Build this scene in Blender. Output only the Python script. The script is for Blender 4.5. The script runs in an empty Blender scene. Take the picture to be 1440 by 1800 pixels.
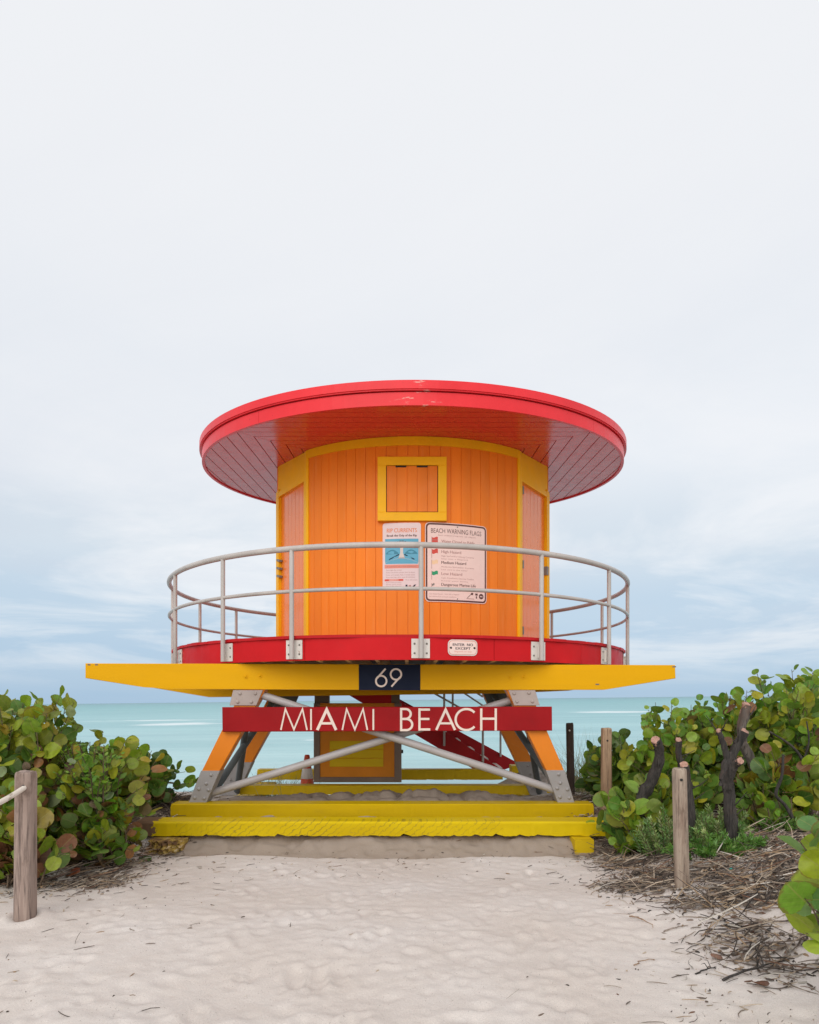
import bpy, math, random
import numpy as np
from mathutils import Vector, Matrix

# ---------------------------------------------------------------- camera, sky, sun, exposure
S = bpy.context.scene
C = S.collection
CZ, F, HZ = 1.65, 1166.0, 1230.0          # eye height, focal length in photo pixels, eye-level row

cam_d = bpy.data.cameras.new('camera')
cam = bpy.data.objects.new('camera', cam_d)
C.objects.link(cam)
cam.location = (0, 0, CZ)
cam.rotation_euler = (math.radians(90), 0, 0)
cam_d.sensor_width = 36
cam_d.lens = 36 * F / 1800
cam_d.shift_y = (HZ - 900) / 1800
cam_d.clip_start = 0.05
cam_d.clip_end = 20000
S.camera = cam

SUN_EL, SUN_AZ = math.radians(34), math.radians(-164)     # azimuth from +Y, clockwise


def make_world():
    w = bpy.data.worlds.new('World')
    S.world = w
    w.use_nodes = True
    nt = w.node_tree
    nt.nodes.clear()
    N, L = nt.nodes.new, nt.links.new
    out = N('ShaderNodeOutputWorld')
    sky = N('ShaderNodeTexSky')
    sky.sky_type = 'NISHITA'
    sky.sun_disc = False
    sky.sun_elevation = SUN_EL
    sky.sun_rotation = SUN_AZ
    bg1 = N('ShaderNodeBackground')
    bg1.inputs['Strength'].default_value = 0.10
    L(sky.outputs[0], bg1.inputs['Color'])
    tc = N('ShaderNodeTexCoord')
    sep = N('ShaderNodeSeparateXYZ')
    L(tc.outputs['Generated'], sep.inputs[0])

    def mth(op, a, b=None, clamp=False):
        n = N('ShaderNodeMath')
        n.operation = op
        n.use_clamp = clamp
        for i, v in enumerate((a, b)):
            if v is None:
                continue
            if isinstance(v, (int, float)):
                n.inputs[i].default_value = v
            else:
                L(v, n.inputs[i])
        return n.outputs[0]
    z = mth('MAXIMUM', sep.outputs['Z'], 0.0)
    # cloud deck: direction projected on a flat layer overhead
    den = mth('ADD', z, 0.10)
    px = mth('DIVIDE', sep.outputs['X'], den)
    py = mth('DIVIDE', sep.outputs['Y'], den)
    cmb = N('ShaderNodeCombineXYZ')
    L(px, cmb.inputs[0]); L(py, cmb.inputs[1])

    def noise(scale, detail, rough, dist, off):
        mp = N('ShaderNodeMapping')
        mp.inputs['Location'].default_value = off
        L(cmb.outputs[0], mp.inputs[0])
        n = N('ShaderNodeTexNoise')
        n.inputs['Scale'].default_value = scale
        n.inputs['Detail'].default_value = detail
        n.inputs['Roughness'].default_value = rough
        n.inputs['Distortion'].default_value = dist
        L(mp.outputs[0], n.inputs['Vector'])
        return n.outputs[0]

    def ramp(fac, stops, interp='LINEAR'):
        r = N('ShaderNodeValToRGB')
        r.color_ramp.interpolation = interp
        els = r.color_ramp.elements
        while len(els) < len(stops):
            els.new(0.5)
        for e, (p, c) in zip(els, stops):
            e.position = p
            e.color = (c, c, c, 1) if isinstance(c, (int, float)) else (*c, 1)
        L(fac, r.inputs[0])
        return r.outputs[0]
    # thin overcast: bright overhead, bluer and darker low over the sea
    layer = ramp(z, [(0.0, (.41, .585, .775)), (.06, (.465, .625, .80)), (.13, (.56, .695, .83)), (.22, (.72, .80, .875)),
                     (.34, (.885, .92, .965)), (.6, (.96, .972, .995))], 'EASE')
    inland = ramp(mth('ADD', mth('MULTIPLY', sep.outputs['Y'], -.5), .5), [(.56, 0.0), (.86, 1.0)])  # unseen sky behind the camera, brightened low down to light the cabin front
    m0 = N('ShaderNodeMix'); m0.data_type = 'RGBA'
    L(inland, m0.inputs[0])
    L(layer, m0.inputs[6])
    L(ramp(z, [(0.0, (2.2, 2.14, 2.06)), (.22, (2.0, 1.96, 1.90)), (.50, (1.25, 1.24, 1.23)), (.8, (.98, .985, 1.0))]), m0.inputs[7])
    layer = m0.outputs[2]
    puffs = ramp(noise(0.62, 10, .60, .5, (3.1, 1.7, 0)), [(.43, 0.0), (.62, 1.0)])
    fade = ramp(z, [(0.015, .0), (.05, .38), (.10, .72), (.20, .80), (.45, .6), (.8, .3)])
    m1 = N('ShaderNodeMix'); m1.data_type = 'RGBA'
    L(mth('MULTIPLY', puffs, fade), m1.inputs[0])
    L(layer, m1.inputs[6]); m1.inputs[7].default_value = (.975, .982, 1.0, 1)
    dark = ramp(noise(0.42, 9, .60, .7, (8.3, 4.2, 0)), [(.44, 0.0), (.66, 1.0)])
    dfade = ramp(z, [(0.03, .10), (.12, .55), (.30, .38), (.5, .16), (.7, .06)])
    m2 = N('ShaderNodeMix'); m2.data_type = 'RGBA'
    L(mth('MULTIPLY', dark, dfade), m2.inputs[0])
    L(m1.outputs[2], m2.inputs[6]); m2.inputs[7].default_value = (.64, .70, .80, 1)
    bg2 = N('ShaderNodeBackground')
    L(m2.outputs[2], bg2.inputs['Color'])
    bg2.inputs['Strength'].default_value = 1.0
    mix = N('ShaderNodeMixShader')
    mix.inputs[0].default_value = 0.90
    L(bg1.outputs[0], mix.inputs[1]); L(bg2.outputs[0], mix.inputs[2])
    L(mix.outputs[0], out.inputs['Surface'])


make_world()
sun_d = bpy.data.lights.new('sun', 'SUN')
sun_d.energy = 1.15
sun_d.angle = math.radians(45)
sun_d.color = (1.0, .965, .92)
sun = bpy.data.objects.new('sun', sun_d)
C.objects.link(sun)
sd = Vector((math.sin(SUN_AZ) * math.cos(SUN_EL), math.cos(SUN_AZ) * math.cos(SUN_EL), math.sin(SUN_EL)))
sun.rotation_euler = sd.to_track_quat('Z', 'Y').to_euler()
sun.location = sd * 30
S.view_settings.view_transform = 'Standard'
S.view_settings.look = 'None'
S.view_settings.exposure = 0.0
S.view_settings.gamma = 1.0
S.render.engine = 'CYCLES'

rnd = random.Random(11)
rng = np.random.default_rng(11)


def P(px, py, Y):
    return Vector(((px - 720) / F * Y, Y, CZ - (py - HZ) / F * Y))


# ---------------------------------------------------------------- materials
def new_mat(name):
    m = bpy.data.materials.new(name)
    m.use_nodes = True
    nt = m.node_tree
    b = nt.nodes['Principled BSDF']
    return m, nt, b


class NT:
    def __init__(s, nt):
        s.nt = nt
        tc = nt.nodes.new('ShaderNodeTexCoord')
        s.obj = tc.outputs['Object']
        s.uv = tc.outputs['UV']

    def node(s, t, **kw):
        n = s.nt.nodes.new(t)
        for k, v in kw.items():
            if hasattr(n, k) and k not in n.inputs:
                setattr(n, k, v)
        return n

    def link(s, a, b):
        s.nt.links.new(a, b)

    def noise(s, scale, detail=4, rough=.55, stretch=None, dist=0, vec=None):
        v = vec or s.obj
        if stretch:
            mp = s.nt.nodes.new('ShaderNodeMapping')
            mp.inputs['Scale'].default_value = stretch
            s.link(v, mp.inputs[0]); v = mp.outputs[0]
        n = s.nt.nodes.new('ShaderNodeTexNoise')
        n.inputs['Scale'].default_value = scale
        n.inputs['Detail'].default_value = detail
        n.inputs['Roughness'].default_value = rough
        n.inputs['Distortion'].default_value = dist
        s.link(v, n.inputs['Vector'])
        return n.outputs[0]

    def ramp(s, fac, stops):
        r = s.nt.nodes.new('ShaderNodeValToRGB')
        els = r.color_ramp.elements
        while len(els) < len(stops):
            els.new(0.5)
        for e, (p, c) in zip(els, stops):
            e.position = p
            e.color = (c, c, c, 1) if isinstance(c, (int, float)) else (*c, 1)
        s.link(fac, r.inputs[0])
        return r.outputs[0]

    def mix(s, fac, a, b, mode='MIX'):
        m = s.nt.nodes.new('ShaderNodeMix')
        m.data_type = 'RGBA'; m.blend_type = mode
        for i, v in ((0, fac), (6, a), (7, b)):
            if isinstance(v, (int, float)):
                m.inputs[i].default_value = v
            elif isinstance(v, tuple):
                m.inputs[i].default_value = (*v, 1)
            else:
                s.link(v, m.inputs[i])
        return m.outputs[2]

    def math(s, op, a, b=None, clamp=False):
        n = s.nt.nodes.new('ShaderNodeMath')
        n.operation = op; n.use_clamp = clamp
        for i, v in enumerate((a, b)):
            if v is None:
                continue
            if isinstance(v, (int, float)):
                n.inputs[i].default_value = v
            else:
                s.link(v, n.inputs[i])
        return n.outputs[0]

    def xyz(s, v=None):
        n = s.nt.nodes.new('ShaderNodeSeparateXYZ')
        s.link(v or s.obj, n.inputs[0])
        return n.outputs

    def bump(s, h, strength, dist, bsdf, prev=None):
        n = s.nt.nodes.new('ShaderNodeBump')
        n.inputs['Strength'].default_value = strength
        n.inputs['Distance'].default_value = dist
        s.link(h, n.inputs['Height'])
        if prev is not None:
            s.link(prev, n.inputs['Normal'])
        if bsdf is not None:
            s.link(n.outputs[0], bsdf.inputs['Normal'])
        return n.outputs[0]


def paint(name, col, rough=.38, vary=.12, grain=(1, 1, 1), wear=None, wear_amt=.0, spec=.4, dirt=.10, bmp=.10):
    m, nt, b = new_mat(name)
    t = NT(nt)
    dk = tuple(c * (1 - vary) for c in col)
    lt = tuple(min(1, c * (1 + vary * .7)) for c in col)
    c1 = t.mix(t.ramp(t.noise(2.3, 5, .6, grain), [(.3, 0.), (.7, 1.)]), dk, lt)
    g = t.ramp(t.noise(9, 6, .65, grain), [(.56, 0.), (.80, 1.)])
    c2 = t.mix(t.math('MULTIPLY', g, dirt), c1, tuple(c * .35 + .03 for c in col))
    if wear is not None:
        wv = t.ramp(t.noise(13, 8, .7, grain), [(1 - wear_amt - .03, 0.), (1 - wear_amt, 1.)])
        c2 = t.mix(wv, c2, wear)
    t.link(c2, b.inputs['Base Color'])
    r = t.ramp(t.noise(6, 4, .6), [(.3, max(0, rough - .08)), (.7, rough + .10)])
    t.link(r, b.inputs['Roughness'])
    b.inputs['Specular IOR Level'].default_value = spec
    t.bump(t.noise(60, 4, .6, grain), bmp, .004, b)
    return m


M = {}
M['orange'] = paint('orange_paint', (.84, .215, .013), .36, .10, (1, 1, .10), dirt=.14, spec=.22)


def board_tone(m):
    nt = m.node_tree
    t = NT(nt)
    b = nt.nodes['Principled BSDF']
    src = b.inputs['Base Color'].links[0].from_socket
    x, y, z = t.xyz()
    an = t.math('ARCTAN2', t.math('SUBTRACT', x, .055), t.math('SUBTRACT', 11.76, y))
    k = t.math('FLOOR', t.math('ADD', t.math('MULTIPLY', an, 23 / 1.5830), 11.5))
    wn = nt.nodes.new('ShaderNodeTexWhiteNoise')
    wn.noise_dimensions = '1D'
    t.link(k, wn.inputs['W'])
    g = t.ramp(wn.outputs['Value'], [(0., .95), (1., 1.04)])
    c = t.mix(1.0, src, g, 'MULTIPLY')
    salt = t.ramp(t.noise(5, 7, .7, (2.2, 2.2, .22)), [(.55, 0.), (.78, .22)])
    c = t.mix(salt, c, (.86, .42, .16))
    t.link(c, b.inputs['Base Color'])


board_tone(M['orange'])
M['orange_door'] = paint('glossy_orange_door_paint', (.83, .220, .030), .20, .06, (1, 1, .12), dirt=.08, spec=.9)
M['orange_leg'] = paint('orange_leg_paint', (.76, .22, .012), .45, .08, (1, 1, .3), wear=(.34, .18, .07), wear_amt=.27, dirt=.18, spec=.3)
M['orange_dull'] = paint('orange_dull_paint', (.70, .24, .012), .55, .10, dirt=.15, spec=.25)
M['yellow'] = paint('yellow_trim_paint', (.88, .46, .008), .38, .06, dirt=.09, spec=.18)
M['red'] = paint('red_deck_paint', (.56, .012, .016), .40, .07, dirt=.10, spec=.10)
M['soffit'] = paint('soffit_red_paint', (.66, .040, .034), .22, .05, dirt=.05, spec=.48, bmp=.02)
M['red_board'] = paint('red_board_paint', (.32, .010, .013), .5, .12, dirt=.12, wear=(.42, .10, .10), wear_amt=.27, spec=.10)
M['red_stair'] = paint('red_stair_paint', (.40, .010, .016), .5, .12, spec=.25)
M['red_deck'] = paint('red_plank_paint', (.50, .014, .018), .42, .12, (.2, 1, 1), dirt=.18, spec=.10)
M['beam'] = paint('yellow_beam_paint', (.74, .375, .003), .5, .06, (.15, 1, 1), dirt=.10, wear=(.34, .19, .06), wear_amt=.215, spec=.10)
M['white_rail'] = paint('pale_rail_paint', (.47, .43, .40), .33, .16, (1, 1, .3), wear=(.30, .17, .10), wear_amt=.30, dirt=.28)
M['plate'] = paint('pale_plate_paint', (.70, .65, .60), .4, .12, wear=(.33, .18, .10), wear_amt=.33, dirt=.3)
M['steel'] = paint('grey_steel', (.33, .31, .305), .5, .14, wear=(.34, .21, .15), wear_amt=.30)
M['steel_warm'] = paint('warm_grey_steel', (.40, .33, .30), .5, .14, wear=(.34, .21, .15), wear_amt=.32)
M['pipe'] = paint('galvanised_pipe', (.42, .39, .385), .38, .12, wear=(.33, .20, .14), wear_amt=.28)
M['steel_shaded'] = paint('shaded_steel', (.10, .115, .12), .45, .2)  # shadow under the deck put into the steel colour of side braces, rear plates
M['bolt'] = paint('bolt_steel', (.20, .18, .16), .45, .2)
M['black'] = paint('black_metal', (.02, .018, .016), .5, .3)
M['navy'] = paint('navy_paint', (.007, .012, .032), .5, .1, spec=.12)
M['letter'] = paint('cream_letter_paint', (.80, .66, .58), .5, .06)
M['brown_frame'] = paint('brown_wood_frame', (.21, .155, .125), .6, .2, (1, 1, .2), dirt=.3)
M['joist'] = paint('joist_wood', (.58, .42, .26), .7, .2, (1, .15, 1), dirt=.2)
M['underdeck'] = paint('underdeck_wood', (.14, .10, .075), .8, .25, (.15, 1, 1))
M['sign_face'] = paint('sign_face', (.80, .60, .54), .30, .03, dirt=.03)
M['sign_pale'] = paint('sign_pale', (.72, .58, .57), .35, .04, dirt=.04)
M['ink'] = paint('sign_ink', (.10, .035, .03), .5, .05)
M['ink_soft'] = paint('sign_small_ink', (.40, .21, .19), .5, .05)
M['ink_orange'] = paint('sign_orange_ink', (.72, .22, .09), .5, .05)
M['sign_red'] = paint('sign_red_ink', (.62, .06, .04), .45, .08)
M['sign_salmon'] = paint('sign_salmon_ink', (.72, .25, .18), .45, .08)
M['sign_teal'] = paint('sign_teal_ink', (.03, .20, .29), .45, .10)
M['sign_sky'] = paint('sign_light_blue_ink', (.10, .36, .50), .45, .08)
M['sign_sand'] = paint('sign_sand_ink', (.62, .55, .50), .5, .05)
M['sign_green'] = paint('sign_green_ink', (.02, .30, .13), .45, .05)
M['sign_yellow'] = paint('sign_faded_yellow_ink', (.82, .56, .34), .45, .05)
M['cone'] = paint('cone_orange', (.75, .10, .035), .45, .12, dirt=.3)
M['cone_white'] = paint('cone_band', (.75, .70, .66), .4, .1)
M['tread'] = paint('pale_tread', (.62, .56, .50), .6, .15)
M['rope'] = paint('rope_fibre', (.70, .62, .54), .8, .15, wear=(.40, .33, .26), wear_amt=.4)
M['teal_scrap'] = paint('teal_plastic', (.05, .45, .38), .4, .1)


def mat_fascia():
    m, nt, b = new_mat('red_roof_paint')
    t = NT(nt)
    col = t.mix(t.ramp(t.noise(1.6, 4, .6), [(.3, 0.), (.7, 1.)]), (.70, .026, .034), (.80, .036, .046))
    x, y, z = t.xyz()
    # chipped paint towards the front of the rim
    win = t.math('SUBTRACT', 1.0, t.math('MULTIPLY', t.math('ABSOLUTE', t.math('SUBTRACT', x, .12)), 1.5), True)
    win = t.math('MULTIPLY', win, t.math('LESS_THAN', y, 9.5))
    n = t.noise(4, 10, .74, (1, 1, 5.0))
    chip = t.ramp(t.math('ADD', n, t.math('MULTIPLY', win, .13)), [(.685, 0.), (.72, .8)])
    chip = t.math('MULTIPLY', chip, t.math('MULTIPLY', win, 3.0, True))
    col = t.mix(chip, col, (.74, .42, .36))
    sp = t.ramp(t.noise(22, 5, .6), [(.70, 0.), (.74, 1.)])
    col = t.mix(t.math('MULTIPLY', sp, .5), col, (.25, .02, .02))
    t.link(col, b.inputs['Base Color'])
    b.inputs['Roughness'].default_value = .33
    b.inputs['Specular IOR Level'].default_value = .22
    t.bump(t.noise(50, 4, .6), .12, .004, b)
    return m


M['fascia'] = mat_fascia()


def mat_skid():
    """old yellow timber: dark diagonal pencil-like scuffs, brown chips along the lower edge"""
    m, nt, b = new_mat('scuffed_yellow_timber')
    t = NT(nt)
    col = t.mix(t.ramp(t.noise(2.5, 5, .6, (.3, 1, 1)), [(.3, 0.), (.7, 1.)]), (.58, .40, .003), (.74, .545, .006))
    x, y, z = t.xyz()
    w = nt.nodes.new('ShaderNodeTexWave')
    w.wave_type = 'BANDS'; w.bands_direction = 'DIAGONAL'
    mp = nt.nodes.new('ShaderNodeMapping')
    mp.inputs['Scale'].default_value = (1, 0, -1.25)
    t.link(t.obj, mp.inputs[0]); t.link(mp.outputs[0], w.inputs['Vector'])
    w.inputs['Scale'].default_value = 6.5
    w.inputs['Distortion'].default_value = 5.0
    w.inputs['Detail'].default_value = 4
    w.inputs['Detail Scale'].default_value = 2.5
    ln = t.ramp(w.outputs[0], [(.86, 0.), (.99, 1.)])
    area = t.math('MULTIPLY', t.ramp(t.noise(1.3, 3, .5), [(.38, .0), (.60, 1.)]),
                  t.math('MULTIPLY', t.math('LESS_THAN', x, 1.1), t.math('GREATER_THAN', x, -2.75)))
    area = t.math('MULTIPLY', area, t.math('LESS_THAN', y, 8.0))
    col = t.mix(t.math('MULTIPLY', t.math('MULTIPLY', ln, area), .55), col, (.16, .11, .03))
    sp = t.ramp(t.noise(17, 8, .72, (.5, 1, 1)), [(.64, 0.), (.70, 1.)])
    col = t.mix(t.math('MULTIPLY', sp, .6), col, (.22, .13, .05))
    rot = t.math('MULTIPLY', t.math('LESS_THAN', x, t.math('ADD', -3.12, t.math('MULTIPLY', t.noise(14, 4), .22))), t.math('LESS_THAN', y, 8.2))
    col = t.mix(rot, col, (.20, .12, .07))
    t.link(col, b.inputs['Base Color'])
    b.inputs['Roughness'].default_value = .5
    b.inputs['Specular IOR Level'].default_value = .12
    t.bump(t.noise(30, 6, .65, (.3, 1, 1)), .25, .01, b)
    return m


M['skid'] = mat_skid()
M['skid_darker'] = paint('darker_yellow_timber', (.56, .37, .002), .55, .14, (.25, 1, 1), dirt=.22, wear=(.28, .18, .06), wear_amt=.25, spec=.12)  # darker yellow than the front skid, with brown specks
M['skid_dull'] = paint('dull_yellow_timber', (.70, .48, .008), .55, .12, (.2, 1, 1), dirt=.2, wear=(.25, .16, .06), wear_amt=.24, spec=.2)


def mat_rot():
    m, nt, b = new_mat('broken_timber')
    t = NT(nt)
    n = t.noise(7, 8, .7, (1, .4, 1.6))
    col = t.ramp(n, [(.30, (.06, .035, .02)), (.45, (.22, .12, .05)), (.55, (.50, .34, .06)), (.66, (.62, .50, .40))])
    t.link(col, b.inputs['Base Color'])
    b.inputs['Roughness'].default_value = .8
    t.bump(n, .8, .03, b)
    return m


M['rot'] = mat_rot()


def mat_wood(name, dark, light, scale=9):
    m, nt, b = new_mat(name)
    t = NT(nt)
    n = t.noise(scale, 8, .68, (1, 1, .10), .6)
    f = t.noise(scale * 5, 6, .7, (1, 1, .06))
    col = t.mix(t.ramp(n, [(.30, 0.), (.70, 1.)]), dark, light)
    col = t.mix(t.ramp(f, [(.50, 0.), (.66, .8)]), col, tuple(c * .35 for c in dark))
    stain = t.ramp(t.noise(6, 6, .65, (1, 1, .5)), [(.56, 0.), (.70, .75)])
    col = t.mix(stain, col, (.10, .06, .04))
    t.link(col, b.inputs['Base Color'])
    b.inputs['Roughness'].default_value = .85
    t.bump(f, .5, .01, b)
    return m


M['post_grey'] = mat_wood('weathered_post_wood', (.20, .14, .115), (.42, .32, .27))
M['post_tan'] = mat_wood('tan_post_wood', (.24, .14, .08), (.46, .31, .20))
M['post_dark'] = mat_wood('dark_post_wood', (.035, .022, .016), (.09, .055, .04))
M['post_pale'] = mat_wood('pale_post_wood', (.22, .15, .11), (.52, .43, .34))
M['bark'] = mat_wood('dark_bark', (.009, .008, .007), (.085, .072, .063), 18)
M['bark_grey'] = mat_wood('grey_bark', (.05, .042, .036), (.17, .14, .12), 14)
M['cut'] = mat_wood('fresh_cut_wood', (.34, .17, .12), (.60, .37, .29), 30)
M['stem'] = mat_wood('stem_bark', (.07, .045, .03), (.20, .14, .085), 20)
M['stem_green'] = paint('green_stem', (.20, .20, .06), .6, .2)
M['reed'] = paint('dry_reed', (.42, .30, .185), .7, .25)
M['driftwood'] = mat_wood('driftwood', (.22, .17, .14), (.50, .42, .36), 12)


def mat_attr(name, rough=.45, trans=.22, spec=.45, veins=True):
    """surface tinted by each leaf's own colour, with pale veins"""
    m, nt, b = new_mat(name)
    t = NT(nt)
    at = nt.nodes.new('ShaderNodeAttribute')
    at.attribute_name = 'tint'
    col = at.outputs['Color']
    blot = t.ramp(t.noise(26, 4, .6), [(.35, .80), (.7, 1.12)])
    col = t.mix(1.0, col, blot, 'MULTIPLY')
    if veins:
        u, v, _ = t.xyz(t.uv)
        au = t.math('ABSOLUTE', u)
        mid = t.math('LESS_THAN', au, .035)
        ph = t.math('SUBTRACT', v, t.math('MULTIPLY', au, .55))
        fr = t.math('FRACT', t.math('MULTIPLY', ph, 5.0))
        side = t.math('LESS_THAN', fr, .07)
        vein = t.math('MAXIMUM', mid, t.math('MULTIPLY', side, .5))
        col = t.mix(t.math('MULTIPLY', vein, .45), col, (.34, .30, .10))
        t.bump(t.math('MULTIPLY', vein, -1.0), .4, .004, b)
    if veins:
        u, v, _ = t.xyz(t.uv)
        vy = t.math('SUBTRACT', t.math('MULTIPLY', v, 2.0), 1.0)
        rr = t.math('SQRT', t.math('ADD', t.math('MULTIPLY', u, u), t.math('MULTIPLY', vy, vy)))
        rim = t.ramp(t.math('ADD', rr, t.math('MULTIPLY', t.math('SUBTRACT', t.noise(4.5, 6, .65), .5), 1.5)), [(.98, 0.), (1.12, 1.)])
        col = t.mix(t.math('MULTIPLY', rim, .6), col, (.19, .10, .035))
        hole = t.ramp(t.noise(38, 3, .5), [(.735, 0.), (.76, 1.)])
        col = t.mix(t.math('MULTIPLY', hole, .8), col, (.07, .04, .02))
        ge = nt.nodes.new('ShaderNodeNewGeometry')
        col = t.mix(t.math('MULTIPLY', ge.outputs['Backfacing'], .45), col, t.mix(.5, col, (.30, .34, .16)))
    t.link(col, b.inputs['Base Color'])
    b.inputs['Roughness'].default_value = rough
    b.inputs['Specular IOR Level'].default_value = spec
    out = nt.nodes['Material Output']
    if trans > 0:
        tr = nt.nodes.new('ShaderNodeBsdfTranslucent')
        t.link(t.mix(1.0, col, (1.0, 1.30, .40), 'MULTIPLY'), tr.inputs['Color'])
        mx = nt.nodes.new('ShaderNodeMixShader')
        mx.inputs[0].default_value = trans
        t.link(b.outputs[0], mx.inputs[1]); t.link(tr.outputs[0], mx.inputs[2])
        t.link(mx.outputs[0], out.inputs['Surface'])
    return m


M['leaf'] = mat_attr('sea_grape_leaf', .42, .28)
M['needle'] = mat_attr('small_leaf', .5, .25, veins=False)
M['litter'] = mat_attr('dry_litter', .85, 0, .2, veins=False)


def mat_sand():
    m, nt, b = new_mat('beach_sand')
    t = NT(nt)
    big = t.ramp(t.noise(.8, 6, .6), [(.3, 0.), (.7, 1.)])
    col = t.mix(big, (.60, .525, .468), (.72, .672, .636))
    md = t.ramp(t.noise(3.2, 7, .68), [(.38, 0.), (.68, 1.)])
    col = t.mix(t.math('MULTIPLY', md, .55), col, (.585, .505, .44))
    grain = t.ramp(t.noise(260, 3, .7), [(.35, .84), (.65, 1.12)])
    col = t.mix(1.0, col, grain, 'MULTIPLY')
    sp = t.ramp(t.noise(95, 2, .5), [(.70, 0.), (.735, 1.)])
    col = t.mix(t.math('MULTIPLY', sp, .7), col, (.12, .08, .06))
    sh = t.ramp(t.noise(120, 2, .5), [(.715, 0.), (.74, 1.)])
    col = t.mix(t.math('MULTIPLY', sh, .8), col, (.82, .79, .74))
    at = nt.nodes.new('ShaderNodeAttribute')
    at.attribute_name = 'organic'
    org = t.ramp(t.math('ADD', at.outputs['Fac'], t.math('MULTIPLY', t.math('SUBTRACT', t.noise(7, 8, .72, (1, 1.8, 1)), .5), 1.3)), [(.42, 0.), (.72, 1.)])
    hum = t.ramp(t.noise(22, 6, .7, (1, 2, 1)), [(.3, (.10, .075, .06)), (.5, (.20, .155, .125)), (.75, (.44, .38, .33))])
    col = t.mix(t.math('MULTIPLY', org, .72), col, hum)
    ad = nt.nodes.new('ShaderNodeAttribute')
    ad.attribute_name = 'dark_sand'
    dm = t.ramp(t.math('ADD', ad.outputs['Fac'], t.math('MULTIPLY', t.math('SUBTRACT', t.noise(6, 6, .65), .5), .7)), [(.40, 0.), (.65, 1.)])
    col = t.mix(t.math('MULTIPLY', dm, .80), col, (.27, .205, .155))  # darker, browner sand around the tower foot, mixed in by the attribute
    wet = t.math('LESS_THAN', t.xyz()[2], -.62)
    col = t.mix(t.math('MULTIPLY', wet, .3), col, (.30, .26, .22))
    t.link(col, b.inputs['Base Color'])
    b.inputs['Roughness'].default_value = .95
    b.inputs['Specular IOR Level'].default_value = .15
    n1 = t.bump(t.noise(16, 6, .62), .35, .02, None)
    t.bump(t.noise(75, 5, .7), .40, .008, b, n1)
    return m


M['sand'] = mat_sand()

TILT = 0.0117        # the photo's sea horizon falls to the left


def mat_water():
    m, nt, b = new_mat('sea_water')
    t = NT(nt)
    x, y, z = t.xyz()
    ly = t.math('DIVIDE', t.math('LOGARITHM', t.math('MAXIMUM', y, 10.0), 10.0), 4.0)   # log10(dist)/4
    col = t.ramp(ly, [(.30, (.51, .68, .70)), (.36, (.43, .625, .635)), (.44, (.335, .56, .575)), (.54, (.23, .465, .485)),
                      (.64, (.125, .37, .385)), (.78, (.07, .24, .28)), (.92, (.05, .17, .22))])
    band = t.ramp(t.noise(.5, 5, .6, (.05, .22, 1)), [(.35, 0.), (.68, 1.)])
    col = t.mix(t.math('MULTIPLY', band, .30), col, (.36, .64, .63))
    band2 = t.ramp(t.noise(.8, 5, .6, (.06, .35, 1)), [(.45, 0.), (.70, 1.)])
    col = t.mix(t.math('MULTIPLY', band2, .22), col, (.13, .38, .40))

    rip = t.ramp(t.noise(.09, 8, .68, (.09, 1, 1)), [(.40, 0.), (.62, 1.)])
    col = t.mix(t.math('MULTIPLY', rip, .34), col, (.085, .30, .335))
    rip2 = t.ramp(t.noise(1.1, 6, .7, (.10, 1, 1)), [(.50, 0.), (.66, 1.)])
    col = t.mix(t.math('MULTIPLY', rip2, .22), col, (.60, .76, .75))

    def streak(x0, x1, y0, y1, thr):
        cx_, hx = (x0 + x1) / 2, (x1 - x0) / 2
        cy_, hy = (y0 + y1) / 2, (y1 - y0) / 2
        wx = t.math('SUBTRACT', 1.0, t.math('DIVIDE', t.math('ABSOLUTE', t.math('SUBTRACT', x, cx_)), hx), True)
        wy = t.math('SUBTRACT', 1.0, t.math('DIVIDE', t.math('ABSOLUTE', t.math('SUBTRACT', y, cy_)), hy), True)
        w = t.math('POWER', t.math('MULTIPLY', wx, wy), .5)
        n = t.noise(.9, 8, .7, (.35, .5, 1))
        return t.ramp(t.math('ADD', t.math('MULTIPLY', w, .75), t.math('MULTIPLY', n, .6)), [(thr, 0.), (thr + .22, 1.)])
    f = t.math('MAXIMUM', streak(-36, -19, 70, 88, .70), streak(24, 48, 105, 128, .66))
    f = t.math('MAXIMUM', f, streak(-20, 20, 15.2, 19.5, .78))
    f = t.math('MAXIMUM', f, streak(-60, -14, 88, 105, .84))
    f = t.math('MAXIMUM', f, streak(-14, 4, 40, 48, .92))
    wc = t.ramp(t.noise(.30, 9, .72, (.16, 1, 1)), [(.635, 0.), (.70, .75)])
    f = t.math('MAXIMUM', f, t.math('MULTIPLY', wc, t.math('LESS_THAN', y, 400.0)))
    col = t.mix(t.math('MULTIPLY', f, .85), col, (.80, .86, .86))
    t.link(col, b.inputs['Base Color'])
    b.inputs['Roughness'].default_value = .32
    b.inputs['IOR'].default_value = 1.33
    b.inputs['Specular IOR Level'].default_value = .28
    n1 = t.bump(t.noise(.45, 7, .6, (.35, 1, 1)), .6, .5, None)
    t.bump(t.noise(3.0, 5, .6, (.4, 1, 1)), .5, .10, b, n1)
    return m


M['water'] = mat_water()


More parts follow.
